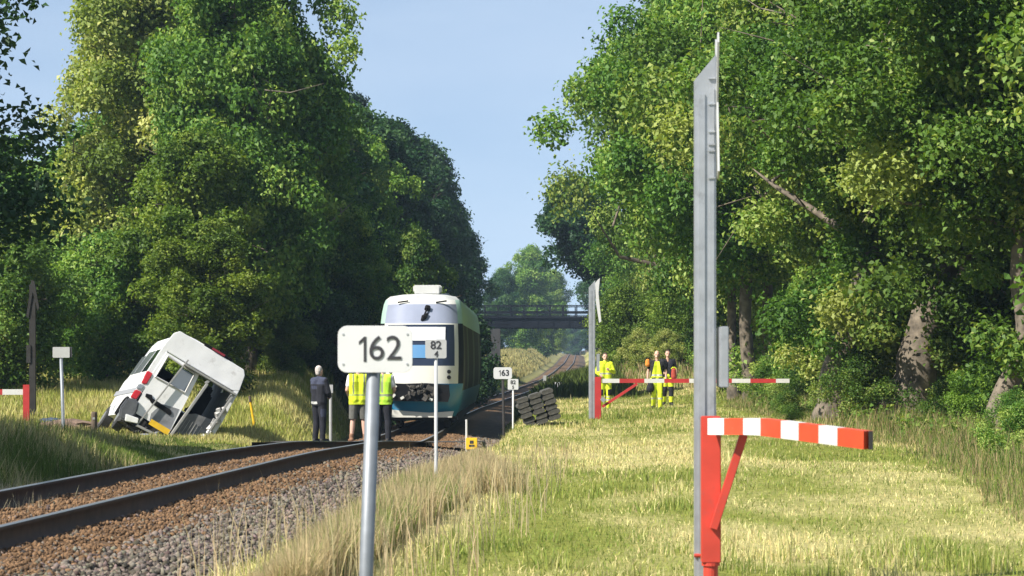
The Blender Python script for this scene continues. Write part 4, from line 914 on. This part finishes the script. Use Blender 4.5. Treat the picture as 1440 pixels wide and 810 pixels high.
for k in range(8):
    x0, x1 = xs[k], xs[k + 1]; vs = []; fs = []; cut = [x0] + ([1066] if x0 < 1066 < x1 else []) + [x1]
    b = MB()
    for x in cut:
        Y = dep(x)
        for dy in (0, .065):
            for yy in (ytop(x), ybot(x)):
                q = L(x, yy, Y); vs.append((q.x + dy * .9, q.y + dy, q.z))
    nn = len(cut)
    for i in range(nn - 1):
        a, c = 4 * i, 4 * (i + 1)
        fs += [(a, a + 1, c + 1, c), (a + 2, c + 2, c + 3, a + 3), (a, c, c + 2, a + 2), (a + 1, a + 3, c + 3, c + 1)]
    fs += [(0, 2, 3, 1), (4 * nn - 4, 4 * nn - 3, 4 * nn - 1, 4 * nn - 2)]
    b.add(vs, fs); b.build("beam_stripe", M["stripe_white" if k % 2 == 0 else "stripe_red"], e)
q = L(1214.5, 618, dep(1214.5)); b = MB(); b.box((q.x + .04, q.y + .03, q.z - .005), (.02, .075, .10)); b.build("end_shade", M["rubber"], e)  # black plate puts the shade on the arm's end face
# far mast and barrier at the crossing
e, zt, zb, s, w_ = crossing_mast(832.5, 65.0, "slim far galvanised mast whose warning boards show as a pale arrow shape", 9, 394, 390)
z0 = zb; T = MB(); T.prism([((x - 832.5) * s, P(0, y, 65).z - zb) for x, y in ((837, 398), (840, 394), (843.5, 391), (841.5, 412), (845.5, 452), (842.5, 454), (838, 425))], .03, Matrix.Translation((0, -.03, 0))); T.build("warning_cross", M["sign"], e)
b = MB(); b.box(((841 - 832.5) * s, .02, P(0, 510, 65).z - zb), (.07, .3, .42)); b.build("sign_plate", M["galv"], e)
Yb = 64.8; s = Yb / F; X = (841 - 720) * s; zb = H1(X, Yb); e = empty("swing_barrier", (X, Yb, zb)); tag(e, "far barrier with a worn red post and a long straight red and white arm", "barrier")
L = lambda x, y, Y=Yb: P(x, y, Y) - Vector((X, Yb, zb))
b = MB(); za = L(0, 530).z; b.box((0, 0, za / 2 - .15), (9 * s, .12, za + .3)); b.build("post", M["far_red"], e, bevel=.008)
xs = [846, 871, 906, 934, 969, 1003, 1029, 1055, 1091, 1110]; b = MB(); b.beam(L(847, 572), L(896, 539.5), .06, .11, (0, 1, 0)); b.build("strut", M["far_red"], e)
for k in range(9):
    b = MB(); a = L(xs[k], 535.5); c = L(xs[k + 1], 535.5); b.box(((a.x + c.x) / 2, 0, a.z), (c.x - a.x, .07, .098)); b.build("beam_stripe", M["stripe_white" if k % 2 == 0 else "far_red"], e)
b = MB(); b.beam(L(846, 564, 64.7), L(850, 560, 64.7), .05, .1); b.build("hinge", M["galv"], e)

# ---------------------------------------------------------------- leaning stack of concrete slabs
Ys = 60.0; s = Ys / F; base = P(734, 607, Ys); tilt = rad(19)
rows = ["bottom", "second", "third", "fourth", "fifth", "topmost"]; cols = ["left", "middle", "right"]
for c_ in range(3):
    for k in range(6):
        u = 10 + c_ * 18.6 + (1.2 if k % 2 else 0); v = k * 7.5 + 4
        px = 724 + 11 + u * math.cos(tilt) - v * math.sin(tilt) * .95 + 2; py = 606 - u * math.sin(tilt) - v * math.cos(tilt)
        pos = P(px, py, Ys + .05 * rnd.random())
        b = MB(); W, Hh = 17.6 * s, 6.9 * s
        b.prism([(-W / 2, -Hh * .12), (-W * .4, -Hh / 2), (W * .4, -Hh / 2), (W / 2, -Hh * .12), (W / 2, Hh * .15), (W * .38, Hh / 2), (-W * .38, Hh / 2), (-W / 2, Hh * .15)], 1.5)
        o = b.build("concrete_slab", M["concrete"], None, bevel=.01); o.location = pos; o.rotation_euler = (0, -tilt + rnd.uniform(-.03, .03), rnd.uniform(-.03, .03))
        tag(o, f"grey concrete slab, {rows[k]} of the {cols[c_]} column of the leaning stack", "concrete slab", "stacked concrete slabs by the track")

# crossing deck
def deck(t0, t1, lab):
    ys = np.arange(61.5, 67.6, .5); me, T_, Y_ = strip("crossing_panel", [t0, t0 + .01, t1 - .01, t1], [-.3, -.02, -.02, -.3], ys, [mat("crossing_rubber", (.035, .03, .026), .9, var=.3, vs=3)])
    tag(link(bpy.data.objects.new("crossing_panel", me)), lab, kind="structure")
deck(-.66, .66, "dark panel between the rails at the foot crossing"); deck(.86, 2.3, "dark panel on the near side of the foot crossing"); deck(-2.9, -.86, "dark panel on the van's side of the foot crossing")

# ---------------------------------------------------------------- people
_ib = bmesh.new(); bmesh.ops.create_icosphere(_ib, subdivisions=2, radius=1.0)
_iv = np.array([v.co[:] for v in _ib.verts]); _if = np.array([[q.index for q in f.verts] for f in _ib.faces]); _ib.free()
def blob(name, caps, voxel, mats, parent, cuts=(), zmat=None, it=4):
    """one continuous surface round tapered limbs: caps = (p0, p1, r0, r1[, squash vector])"""
    V, Fc = [], []; nb_ = 0
    for cp in caps:
        p0, p1 = np.array(cp[0], float), np.array(cp[1], float); r0, r1 = cp[2], cp[3]; sq = np.array(cp[4]) if len(cp) > 4 else np.ones(3)
        n = max(2, int(np.linalg.norm(p1 - p0) / (min(r0, r1) * .35)) + 1)
        for k in range(n + 1):
            f = k / n; V.append(_iv * (r0 + (r1 - r0) * f) * sq + p0 + (p1 - p0) * f); Fc.append(_if + nb_); nb_ += len(_iv)
    me = fast_mesh(name, np.concatenate(V), np.concatenate(Fc)); o = bpy.data.objects.new(name, me); COL.objects.link(o)
    rm = o.modifiers.new("r", 'REMESH'); rm.mode = 'VOXEL'; rm.voxel_size = voxel; sm = o.modifiers.new("s", 'SMOOTH'); sm.factor = .5; sm.iterations = it
    dg = bpy.context.evaluated_depsgraph_get(); me2 = bpy.data.meshes.new_from_object(o.evaluated_get(dg)); bpy.data.objects.remove(o); bpy.data.meshes.remove(me)
    me2.name = name
    if cuts:
        bm = bmesh.new(); bm.from_mesh(me2)
        for co, no in cuts: bmesh.ops.bisect_plane(bm, geom=list(bm.verts) + list(bm.edges) + list(bm.faces), plane_co=co, plane_no=no, clear_outer=True)
        bm.to_mesh(me2); bm.free()
    me2.materials.clear()
    for m in mats: me2.materials.append(m)
    if zmat: me2.polygons.foreach_set("material_index", [zmat(p.center) for p in me2.polygons])
    smooth(me2); ob = bpy.data.objects.new(name, me2); return link(ob, parent)

def person(label, X, Y, rotz, h, arms, legs, outfit, hair="hair", z=None, bald=False):
    """joints for a 1.8 m body facing +Y; arms/legs = {side: (elbow, wrist)} / {side: (knee, ankle)}"""
    e = empty("person", (X, Y, (H1(X, Y) if z is None else z)), (0, 0, rotz)); k = h / 1.8; e.scale = (k, k, k); tag(e, label, "person")
    SH = {-1: (-.175, 0, 1.44), 1: (.175, 0, 1.44)}; HP = {-1: (-.095, 0, .92), 1: (.095, 0, .92)}
    def torso(g):
        c = []
        for s in (-1, 1):
            c += [((s * .075, 0, .95), (s * .08, .0, 1.12), .115 + g, .10 + g), ((s * .08, 0, 1.12), (s * .10, .0, 1.33), .10 + g, .108 + g), ((s * .10, 0, 1.33), (s * .10, 0, 1.38), .108 + g, .092 + g), ((s * .07, -.01, 1.45), (s * .17, 0, 1.435), .055 + g, .062 + g)]
        return c
    def arm(s, g, part=1.0):
        el, wr = map(np.array, arms[s]); sh = np.array(SH[s]); c = [(sh, sh + (el - sh) * min(1, part), .060 + g, .045 + g)]
        if part >= 1: c.append((el, wr, .044 + g, .029 + g))
        return c
    def leg(s, g, part=2.0):
        kn, an = map(np.array, legs[s]); hp = np.array(HP[s]); c = [(hp, hp + (kn - hp) * min(1, part), .098 + g, .062 + g)]
        if part > 1: c += [(kn, kn + (an - kn) * .35, .060 + g, .060 + g), (kn + (an - kn) * .35, an, .060 + g, .040 + g)]
        return c
    def foot(s, g):
        an = np.array(legs[s][1]); return [(an - np.array([0, .03, .035]), an + np.array([s * .015, .05, -.04]), .040 + g, .036 + g), (an + np.array([s * .015, .05, -.042]), an + np.array([s * .03, .16, -.05]), .038 + g, .028 + g)]
    def hand(s):
        el, wr = map(np.array, arms[s]); d = (wr - el) / np.linalg.norm(wr - el); lat = np.cross(d, [s * 1.0, 0, 0.0]); lat /= np.linalg.norm(lat) + 1e-9; pn = np.cross(lat, d)
        if pn[0] * s > 0: pn = -pn                                        # palm turned inwards
        c = [(wr, wr + d * .05, .028, .026)]
        for q in (-1.5, -.5, .5, 1.5): c.append((wr + d * .03 + lat * q * .012, wr + d * .09 + lat * q * .019, .017, .014))
        for q, ln in ((-1.5, .058), (-.5, .075), (.5, .08), (1.5, .07)):
            p0 = wr + d * .09 + lat * q * .020; p1 = p0 + d * ln * .5 + lat * q * .002 + pn * .006; p2 = p1 + d * ln * .42 + pn * .022; c += [(p0, p1, .0095, .009), (p1, p2, .009, .0075)]
        t0 = wr + d * .035 + lat * .03; t1 = t0 + lat * .028 + d * .035 + pn * .012; t2 = t1 + d * .032 + pn * .012; c += [(t0, t1, .013, .011), (t1, t2, .011, .009)]
        return c
    head = [((0, .0, 1.43), (0, .012, 1.57), .058, .054), ((0, .0, 1.655), (0, -.01, 1.70), .088, .092, (.86, 1.03, 1.0)), ((0, .03, 1.61), (0, .045, 1.60), .062, .048), ((0, .092, 1.655), (0, .112, 1.635), .012, .016), ((0, .085, 1.60), (0, .088, 1.60), .018, .018, (1.6, 1, .6))]
    for s in (-1, 1): head += [((s * .080, -.005, 1.665), (s * .088, -.015, 1.645), .016, .012, (.5, 1, 1.5)), ((s * .03, .078, 1.69), (s * .042, .074, 1.69), .012, .012)]
    body = []
    for s in (-1, 1): body += arm(s, 0) + hand(s) + leg(s, 0) + foot(s, 0)
    blob("body", torso(0) + body + head, .0085, [M["skin"]], e, it=3)
    for s in (-1, 1):
        b = MB(); b.tube([(s * .032, .083, 1.678), (s * .032, .0885, 1.678)], .009, 8); b.build("eye", M["eye"], e)
    hc = [((0, -.018, 1.69), (0, -.02, 1.715), .090, .092, (.90, 1.02, 1.0)), ((0, -.045, 1.62), (0, -.04, 1.68), .062, .078, (1.05, .9, 1))]
    blob("hair", hc, .01, [M[hair]], e, cuts=[((0, .035, 1.70), (0, .8, -.6))] + ([((0, 0, 1.705), (0, .35, 1))] if bald else []), it=2)
    for item in outfit:
        nm, m = item[0], item[1]; opt = item[2] if len(item) > 2 else None; ms = [M[q] for q in (m if isinstance(m, tuple) else (m,))]
        if nm == "trousers": blob(nm, [((-.08, 0, .96), (.08, 0, .96), .128, .128)] + sum([leg(s, .022) + [(np.array(legs[s][1]) + [0, 0, -.01], np.array(legs[s][1]) + [0, 0, .1], .07, .068)] for s in (-1, 1)], []), .012, ms, e, cuts=[((0, 0, 1.045), (0, 0, 1))], zmat=opt)
        elif nm == "shorts": blob(nm, [((-.08, 0, .96), (.08, 0, .96), .128, .128)] + sum([[(HP[s], np.array(HP[s]) + (np.array(legs[s][0]) - np.array(HP[s])) * .95, .118, .098)] for s in (-1, 1)], []), .012, ms, e, cuts=[((0, 0, 1.045), (0, 0, 1)), ((0, 0, .52), (0, 0, -1))], zmat=opt)
        elif nm == "vest": blob(nm, torso(.035) + [((-.07, 0, .86), (.07, 0, .86), .145, .145, (1.1, .9, 1))], .012, ms, e, cuts=[((0, 0, .84), (0, 0, -1)), ((0, 0, 1.52), (0, 0, 1)), ((-.215, 0, 1.3), (-1, 0, .0)), ((.215, 0, 1.3), (1, 0, 0))], zmat=opt)
        elif nm == "shirt": blob(nm, torso(.018) + sum([arm(s, .022, .62) for s in (-1, 1)], []), .012, ms, e, cuts=[((0, 0, .90), (0, 0, -1)), ((0, 0, 1.505), (0, 0, 1))], zmat=opt)
        elif nm == "jacket": blob(nm, torso(.032) + sum([arm(s, .024) for s in (-1, 1)], []) + [((-.07, 0, .90), (.07, 0, .90), .14, .14)] + [((0, 0, 1.46), (0, .005, 1.52), .08, .07)], .012, ms, e, cuts=[((0, 0, .86), (0, 0, -1)), ((0, 0, 1.55), (0, 0, 1))], zmat=opt)
        elif nm == "bib": blob(nm, torso(.036), .012, ms, e, cuts=[((0, 0, .98), (0, 0, -1)), ((0, 0, 1.47), (0, 0, 1)), ((-.135, 0, 1.15), (-1, 0, .22)), ((.135, 0, 1.15), (1, 0, .22))], zmat=opt)
        elif nm == "boots":
            for s in (-1, 1): blob("boot", foot(s, .012) + [(np.array(legs[s][1]) + [0, 0, -.02], np.array(legs[s][1]) + [0, 0, .07], .055, .056)], .011, ms, e)
        elif nm == "belt":
            b = MB(); n = 28; b.tube([(.215 * math.cos(2 * math.pi * i / n), .15 * math.sin(2 * math.pi * i / n), .985) for i in range(n + 1)], .02, 6, False); b.build("belt", ms[0], e)
    return e
stand = {-1: ((-.11, .01, .5), (-.12, -.03, .09)), 1: ((.11, .015, .5), (.13, -.03, .09))}
GZ = lambda Y: float(tZ(Y)) - .02
# dark-clothed man, seen from behind and turned to the right
person("grey-haired man in dark jacket and trousers standing by the track, looking at the train", (449 - 720) * 64.5 / F, 64.5, rad(-38), 1.81,
       {-1: ((-.24, .05, 1.18), (-.10, .22, 1.10)), 1: ((.25, .04, 1.17), (.12, .23, 1.08))}, {-1: ((-.10, .02, .5), (-.11, -.02, .09)), 1: ((.11, .0, .5), (.14, -.04, .09))},
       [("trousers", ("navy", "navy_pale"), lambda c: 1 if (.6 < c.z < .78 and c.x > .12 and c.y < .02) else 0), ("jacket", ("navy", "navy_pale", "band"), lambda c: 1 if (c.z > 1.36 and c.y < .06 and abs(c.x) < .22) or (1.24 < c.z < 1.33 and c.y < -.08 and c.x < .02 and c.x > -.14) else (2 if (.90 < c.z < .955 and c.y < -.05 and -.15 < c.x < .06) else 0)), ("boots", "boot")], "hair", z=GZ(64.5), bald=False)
# man in shorts
person("man in yellow vest and grey shorts, back turned, left of the grey sign pole", (504 - 720) * 64.0 / F, 64.0, rad(8), 1.90,
       {-1: ((-.25, .0, 1.16), (-.19, .2, 1.0)), 1: ((.25, .02, 1.16), (.17, .22, 1.02))}, {-1: ((-.12, .01, .5), (-.155, -.02, .09)), 1: ((.12, .015, .5), (.15, -.02, .09))},
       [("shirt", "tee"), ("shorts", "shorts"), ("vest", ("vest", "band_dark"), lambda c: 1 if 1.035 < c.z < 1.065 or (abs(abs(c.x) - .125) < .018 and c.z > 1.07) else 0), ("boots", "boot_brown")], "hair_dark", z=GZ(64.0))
# man behind the pole
person("man in green-yellow vest and dark trousers partly hidden by the grey sign pole", (539.0 - 720) * 63.4 / F, 63.4, rad(-20), 1.88,
       {-1: ((-.24, .03, 1.17), (-.16, .22, 1.05)), 1: ((.24, .06, 1.17), (.12, .24, 1.08))}, stand,
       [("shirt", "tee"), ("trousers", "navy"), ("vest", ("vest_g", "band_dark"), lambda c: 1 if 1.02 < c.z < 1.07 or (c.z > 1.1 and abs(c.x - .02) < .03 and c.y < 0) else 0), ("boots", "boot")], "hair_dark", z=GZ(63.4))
yt = ("vest", "band", "navy")
def trz(c): return 1 if .30 < c.z < .35 or .40 < c.z < .44 else (2 if (.46 < c.z < .66 and c.y > .03 and abs(c.x) > .07) else 0)
# workers walking towards the camera
w1 = person("worker in full yellow hi-vis jacket and trousers, half hidden behind the far barrier post", (851 - 720) * 84.0 / F, 84.0, rad(185), 1.78,
       {-1: ((-.26, .08, 1.2), (-.12, .22, 1.25)), 1: ((.27, .05, 1.19), (.2, .2, 1.12))}, {-1: ((-.11, .06, .5), (-.11, -.02, .09)), 1: ((.11, .0, .52), (.12, -.14, .12))},
       [("trousers", yt, trz), ("jacket", ("vest", "band"), lambda c: 1 if 1.12 < c.z < 1.17 and abs(c.x) < .2 else 0), ("boots", "boot")], "hair_dark")
w2 = person("bald worker in black T-shirt and yellow hi-vis bib trousers walking forward, helmet in hand", (924 - 720) * 84.0 / F, 84.0, rad(176), 1.83,
       {-1: ((-.27, -.03, 1.16), (-.27, .06, .90)), 1: ((.27, -.05, 1.16), (.29, .02, .90))}, {-1: ((-.10, .10, .50), (-.10, .12, .09)), 1: ((.10, .06, .52), (.11, -.16, .13))},
       [("shirt", "blacktee"), ("trousers", ("vest", "band", "navy"), lambda c: 1 if .32 < c.z < .37 else (2 if abs(c.x) > .165 and c.z > .45 and c.z < .9 else 0)), ("bib", ("vest", "band"), lambda c: 1 if 1.02 < c.z < 1.07 else 0), ("boots", "boot")], "hair", bald=True)
w3 = person("worker in dark shirt walking behind the bald worker, orange bag at the side", (939 - 720) * 87.5 / F, 87.5, rad(184), 1.80,
       {-1: ((-.27, 0, 1.16), (-.26, .06, .90)), 1: ((.25, .04, 1.18), (.2, .2, 1.1))}, {-1: ((-.10, .08, .50), (-.10, .08, .09)), 1: ((.10, .05, .52), (.11, -.14, .12))},
       [("shirt", "navy"), ("trousers", ("navy", "vest"), lambda c: 1 if c.z > .62 or .12 < c.z < .3 else 0), ("boots", "boot")], "hair_dark")
# things they carry
def carried(name, label, cat, X, Y, z, shell, strap_m, d, mname):
    e = empty(name, (X, Y, z)); tag(e, label, cat); blob(shell, [((0, 0, 0), (0, 0, d[2]), d[0], d[1], (1, .8, 1))], .014, [M[mname]], e)
    b = MB(); b.tube([(-.08, 0, d[2] + d[1] * .6), (-.04, 0, d[2] + d[1] * 1.25), (.04, 0, d[2] + d[1] * 1.25), (.08, 0, d[2] + d[1] * .6)], .016, 6); b.build("strap", M[strap_m], e)
zg = H1(4.46, 84)
carried("helmet", "dark helmet held low by the bald worker", "helmet", (914.5 - 720) * 83.85 / F, 83.85, zg + .66, "shell", "black", (.13, .10, .08), "navy")
carried("shoulder_bag", "small orange bag on the bald worker's shoulder", "bag", (911 - 720) * 83.9 / F - .0, 83.98, zg + 1.40, "pouch", "black", (.085, .07, .1), "orange")
carried("rescue_bag", "red-orange bag hanging at the rear worker's side", "bag", (947.5 - 720) * 87.2 / F, 87.2, zg + 1.0, "pouch", "vest", (.095, .08, .2), "redbag")

# ---------------------------------------------------------------- grass (nobody could count it)
def blades(name, X, Y, h, wd, col, rng, label, lean=.35, tipcol=None, z=None, cat="grass"):
    N = len(X); z = hgt(X, Y) - .02 if z is None else z
    a = rng.uniform(0, 6.283, N); dx, dy = np.cos(a) * wd / 2, np.sin(a) * wd / 2
    b = rng.uniform(0, 6.283, N); ln = h * lean * rng.random(N); lx, ly = np.cos(b) * ln, np.sin(b) * ln
    def q(f, s, l): return np.stack([X + dx * s + lx * l, Y + dy * s + ly * l, z + h * f * (1 - .25 * (l * ln / (h + 1e-6)) ** 2)], 1)
    V = np.stack([q(0, -1, 0), q(0, 1, 0), q(.55, -.8, .35), q(.55, .8, .35), q(1, 0, 1.0)], 1).reshape(-1, 3)
    o = np.arange(N)[:, None] * 5
    loops = np.concatenate([o + np.array([[0, 1, 3, 2]]), o + np.array([[2, 3, 4]])], 1).reshape(-1)
    st = (np.arange(N)[:, None] * 7 + np.array([[0, 4]])).reshape(-1)
    me = fast_mesh(name, V, loops=loops, starts=st, mats=[M["grass"]])
    C = np.repeat(col[:, None, :], 5, 1)
    if tipcol is not None: C[:, 4, :] = tipcol; C[:, 2:4, :] = .6 * C[:, 2:4, :] + .4 * tipcol[:, None, :]
    C = np.concatenate([C, np.ones((N, 5, 1))], 2).astype(np.float32)
    at = me.attributes.new("col", 'FLOAT_COLOR', 'POINT'); at.data.foreach_set("color", C.reshape(-1))
    tag(link(bpy.data.objects.new(name, me)), label, cat, kind="stuff")
def sample(n, y0, y1, x0f, x1f, rng, p=1.6):
    Y = y0 + (y1 - y0) * rng.random(n) ** p; X = x0f(Y) + (x1f(Y) - x0f(Y)) * rng.random(n); return X, Y
rng = np.random.default_rng(77)
vis = lambda Y: .19 * Y + 1.0
jit = lambda n, c, a=.22: np.clip(c * rng.uniform(1 - a, 1 + a, (n, 1)) * rng.uniform(.93, 1.07, (n, 3)), 0, 1)
# mown verge
X, Y = sample(520000, 15, 112, lambda y: np.maximum(tX(y) + 2.2, -vis(y)), lambda y: np.minimum(vis(y), 12), rng, 1.5)
s = straw_amt(X, Y); pick = rng.random(len(X)) < s * .8 + .05
c = np.where(pick[:, None], jit(len(X), STRAW * 1.32, .35), jit(len(X), lerp(np.broadcast_to(GREEN * 1.6, (len(X), 3)), np.broadcast_to(YGREEN * 1.25, (len(X), 3)), rng.random(len(X))), .35))
bare = np.exp(-((X - 6.4) / 1.7) ** 2 - ((Y - 118) / 13) ** 2)
tuft = sstep(.5, .8, fbm(X, Y, .45, 51)) * sstep(.35, .6, fbm(X, Y, 3.2, 52))
h = (.025 + .05 * rng.random(len(X)) ** 2 + .13 * tuft) * rng.uniform(.5, 1.4, len(X)) * (1 - .7 * bare)
ln = np.where(rng.random(len(X)) < .6, rng.uniform(.8, 3.0, len(X)), .6) * (1 - .6 * tuft)
k = rng.random(len(X)) < .55 + .45 * fbm(X, Y, .6, 55)
blades("mown_grass", X[k], Y[k], h[k], (.004 + .00017 * Y[k]) * rng.uniform(.6, 1.5, k.sum()), c[k], rng, "short mown grass, dry yellow with green patches, right of the track", ln[k])
# tall pale grass beside the ballast
n = 210000; Y = 16 + 30 * rng.random(n) ** 1.7; t0_ = np.interp(Y, [16, 25, 43, 60], [3.5, 2.95, 2.15, 2.2]); t = t0_ + rng.random(n) ** 1.15 * np.interp(Y, [16, 20, 30, 38, 46], [1.9, 2.0, 1.8, 1.2, .7]); X = tX(Y) + t
keep = (fbm(X, Y, .5, 12) > .33) & ((X < -1.05 + .061 * (Y - 19.3)) | (Y > 30)); X, Y, t, t0_ = X[keep], Y[keep], t[keep], t0_[keep]; n = len(X)
g_ = sstep(.5, .7, fbm(X, Y, 1.6, 15)) * .4 + .06; pk = rng.random(n) < g_
c = np.where(pk[:, None], jit(n, GREEN * 1.5, .3), jit(n, np.array([.43, .345, .165]), .25)); tip = np.where(pk[:, None], c * 1.2, jit(n, np.array([.50, .41, .235]), .2))
h = np.interp(Y, [16, 25, 32, 40, 50, 60], [.40, .37, .27, .17, .10, .08]) * rng.uniform(.35, 1.25, n) * (.25 + .75 * sstep(0, .6, t - t0_)) * (.6 + .8 * fbm(X, Y, .9, 18))
blades("tall_dry_grass", X, Y, h, .0036 + .00014 * Y, c, rng, "tall pale straw-coloured grass between the ballast and the mown strip", .5, tip)
# scattered seed stems
n = 700; Y = 16 + 28 * rng.random(n) ** 1.4; X = tX(Y) + rng.uniform(3.1, 4.9, n); c = jit(n, np.array([.46, .38, .22]))
blades("seed_stems", X, Y, rng.uniform(.5, 1.0, n) * np.interp(Y, [16, 28, 40, 56], [.8, .7, .4, .3]), .006 + .00012 * Y, c, rng, "thin pale seed stems rising above the tall grass", .4)
# left side: lush grass along the far edge of the ballast
n = 90000; Y = 24 + 42 * rng.random(n); t = -(1.75 + rng.random(n) ** 1.2 * np.minimum(8, np.maximum(.5, vis(Y) + tX(Y) - 1.75 + 1))); X = tX(Y) + t
keep = (fbm(X, Y, .6, 22) > .3) & ~((Y > 60.5) & (Y < 68) & (t > -3)); X, Y, t = X[keep], Y[keep], t[keep]; n = len(X)
g_ = 1 - sstep(.42, .7, fbm(X, Y, 2.0, 25)) * .75; pk = rng.random(n) < g_
c = np.where(pk[:, None], jit(n, GREEN * 1.15, .35), jit(n, STRAW * .9, .3))
h = np.interp(-t, [1.75, 2.6, 4, 9], [.14, .42, .55, .5]) * rng.uniform(.4, 1.3, n) * (.6 + .8 * fbm(X, Y, .8, 28)) * np.interp(Y, [24, 52, 60, 66], [1, .9, .55, .3]) * (1 - .78 * sstep(42, 47, Y) * sstep(-5.2, -4.2, t))
blades("lush_grass", X, Y, h, .006 + .0002 * Y, c, rng, "lush green roadside grass on the van's side of the track", .55)
n = 1500; Y = 27 + 6 * rng.random(n); X = np.interp(Y, [27, 33], [-5.2, -6.2]) + rng.normal(0, .28, n); 
blades("pale_grass_tuft", X, Y, rng.uniform(.3, .62, n), .012, jit(n, np.array([.48, .40, .24])), rng, "pale feathery grass tuft in the lower left corner", .4, jit(n, np.array([.55, .48, .32])))
# meadow behind the van
X, Y = sample(90000, 64, 108, lambda y: -vis(y), lambda y: tX(y) - 2.6, rng, 1.0); n = len(X)
pk = rng.random(n) < sstep(.34, .62, fbm(X, Y, 2.6, 31)) * .8 + .08
c = np.where(pk[:, None], jit(n, np.array([.50, .46, .18]), .25), jit(n, YGREEN * 1.2, .3))
h = (.12 + .35 * fbm(X, Y, 1.5, 33) ** 1.5) * rng.uniform(.5, 1.3, n) * np.interp(Y, [64, 68, 74], [.5, .6, 1])
blades("meadow_grass", X, Y, h, .026, c, rng, "sunlit yellow-green meadow grass behind the van", .5)
# banks of the cutting and the slope beyond the bridge
X, Y = sample(60000, 100, 285, lambda y: tX(y) - 7.5, lambda y: tX(y) + 7.5, rng, 1.2); t = X - tX(Y); k = np.abs(t) > 3.0; X, Y = X[k], Y[k]; n = len(X)
blades("bank_grass", X, Y, .55 * rng.uniform(.5, 1.3, n), .08, jit(n, GREEN * .75, .35), rng, "dark green rough grass on the banks of the cutting", .5)
X, Y = sample(40000, 292, 480, lambda y: tX(y) - 12, lambda y: tX(y) + 9, rng, 1.2); t = X - tX(Y); k = np.abs(t) > 3.4; X, Y = X[k], Y[k]; n = len(X)
blades("slope_grass", X, Y, .5 * rng.uniform(.5, 1.3, n), .14, jit(n, np.array([.34, .31, .13]), .25), rng, "pale dry grass on the slope seen under the bridge", .5)
# low weeds at the wood's edge on the right
n = 12000; Y = 26 + 80 * rng.random(n); e0 = np.interp(Y, [26, 45, 60, 80, 106], [5.3, 7.5, 7.4, 7.0, 8.6]); X = e0 + np.abs(rng.normal(0, 1.1, n)) + .8 * (fbm(Y, Y * 0, 3.0, 40) - .5); k = fbm(X, Y, .9, 41) > .48; X, Y = X[k], Y[k]; n = len(X)
dn = rng.normal(size=(n, 3)); hh = rng.random(n) * .42 * fbm(X, Y, 1.2, 43) * 1.6
pos = np.stack([X, Y, hgt(X, Y) + hh], 1); L_ = rng.uniform(.05, .11, n) * (1 + .006 * Y)
me = leaves_mesh("low_weeds", pos, dn * .6 + np.array([0, -.1, .8]), L_, L_ * .6, rng, M["oak"], rng.normal(.5, .25, n)); tag(link(bpy.data.objects.new("low_weeds", me)), "low brambles and weeds along the foot of the right-hand trees", "weeds", kind="stuff")

n = 9000; X = rng.normal(6.8, 2.0, n); Y = rng.normal(120, 8, n); k = fbm(X, Y, 1.0, 75) > .45; X, Y = X[k], Y[k]; n = len(X)
blades("bank_weeds", X, Y, .32 * rng.uniform(.4, 1.4, n), .04, np.where((rng.random(n) < .5)[:, None], jit(n, np.array([.30, .24, .13]), .3), jit(n, GREEN * 1.4, .3)), rng, "tan and green weeds on the sandy bank behind the walkers", .6)
n = 42000; Y = 24 + 76 * rng.random(n) ** 1.2; e0 = np.interp(Y, [24, 45, 60, 80, 106], [4.4, 6.4, 6.4, 6.3, 8.0]); X = e0 + rng.random(n) ** 1.3 * 3.6 + .9 * (fbm(Y, Y * 0, 3.0, 40) - .5); k = fbm(X, Y, .8, 61) > .4; X, Y, e0 = X[k], Y[k], e0[k]; n = len(X)
pk = rng.random(n) < .5; c = np.where(pk[:, None], jit(n, np.array([.30, .25, .12]), .35), jit(n, GREEN * 1.2, .35))
blades("edge_grass", X, Y, rng.uniform(.12, .55, n) * sstep(-.4, 1.2, X - e0) * (.5 + fbm(X, Y, 1.1, 63)), .004 + .00018 * Y, c, rng, "rough tan and green grass along the foot of the right-hand trees", .6)

# ---------------------------------------------------------------- air
if True:
    x0, x1, y0, y1, z0, z1 = -1650, 1650, -70, 3250, -4, 32
    b = MB(); b.box(((x0 + x1) / 2, (y0 + y1) / 2, (z0 + z1) / 2), (x1 - x0, y1 - y0, z1 - z0))
    m = bpy.data.materials.new("haze_air"); m.use_nodes = True; n_ = m.node_tree; n_.nodes.remove(n_.nodes["Principled BSDF"])
    v = n_.nodes.new("ShaderNodeVolumePrincipled"); v.inputs["Density"].default_value = .00022; v.inputs["Color"].default_value = (.55, .76, 1.0, 1)
    n_.links.new(v.outputs[0], n_.nodes["Material Output"].inputs["Volume"])
    tag(b.build("haze", m), "thin bluish summer haze over the whole scene", kind="stuff")
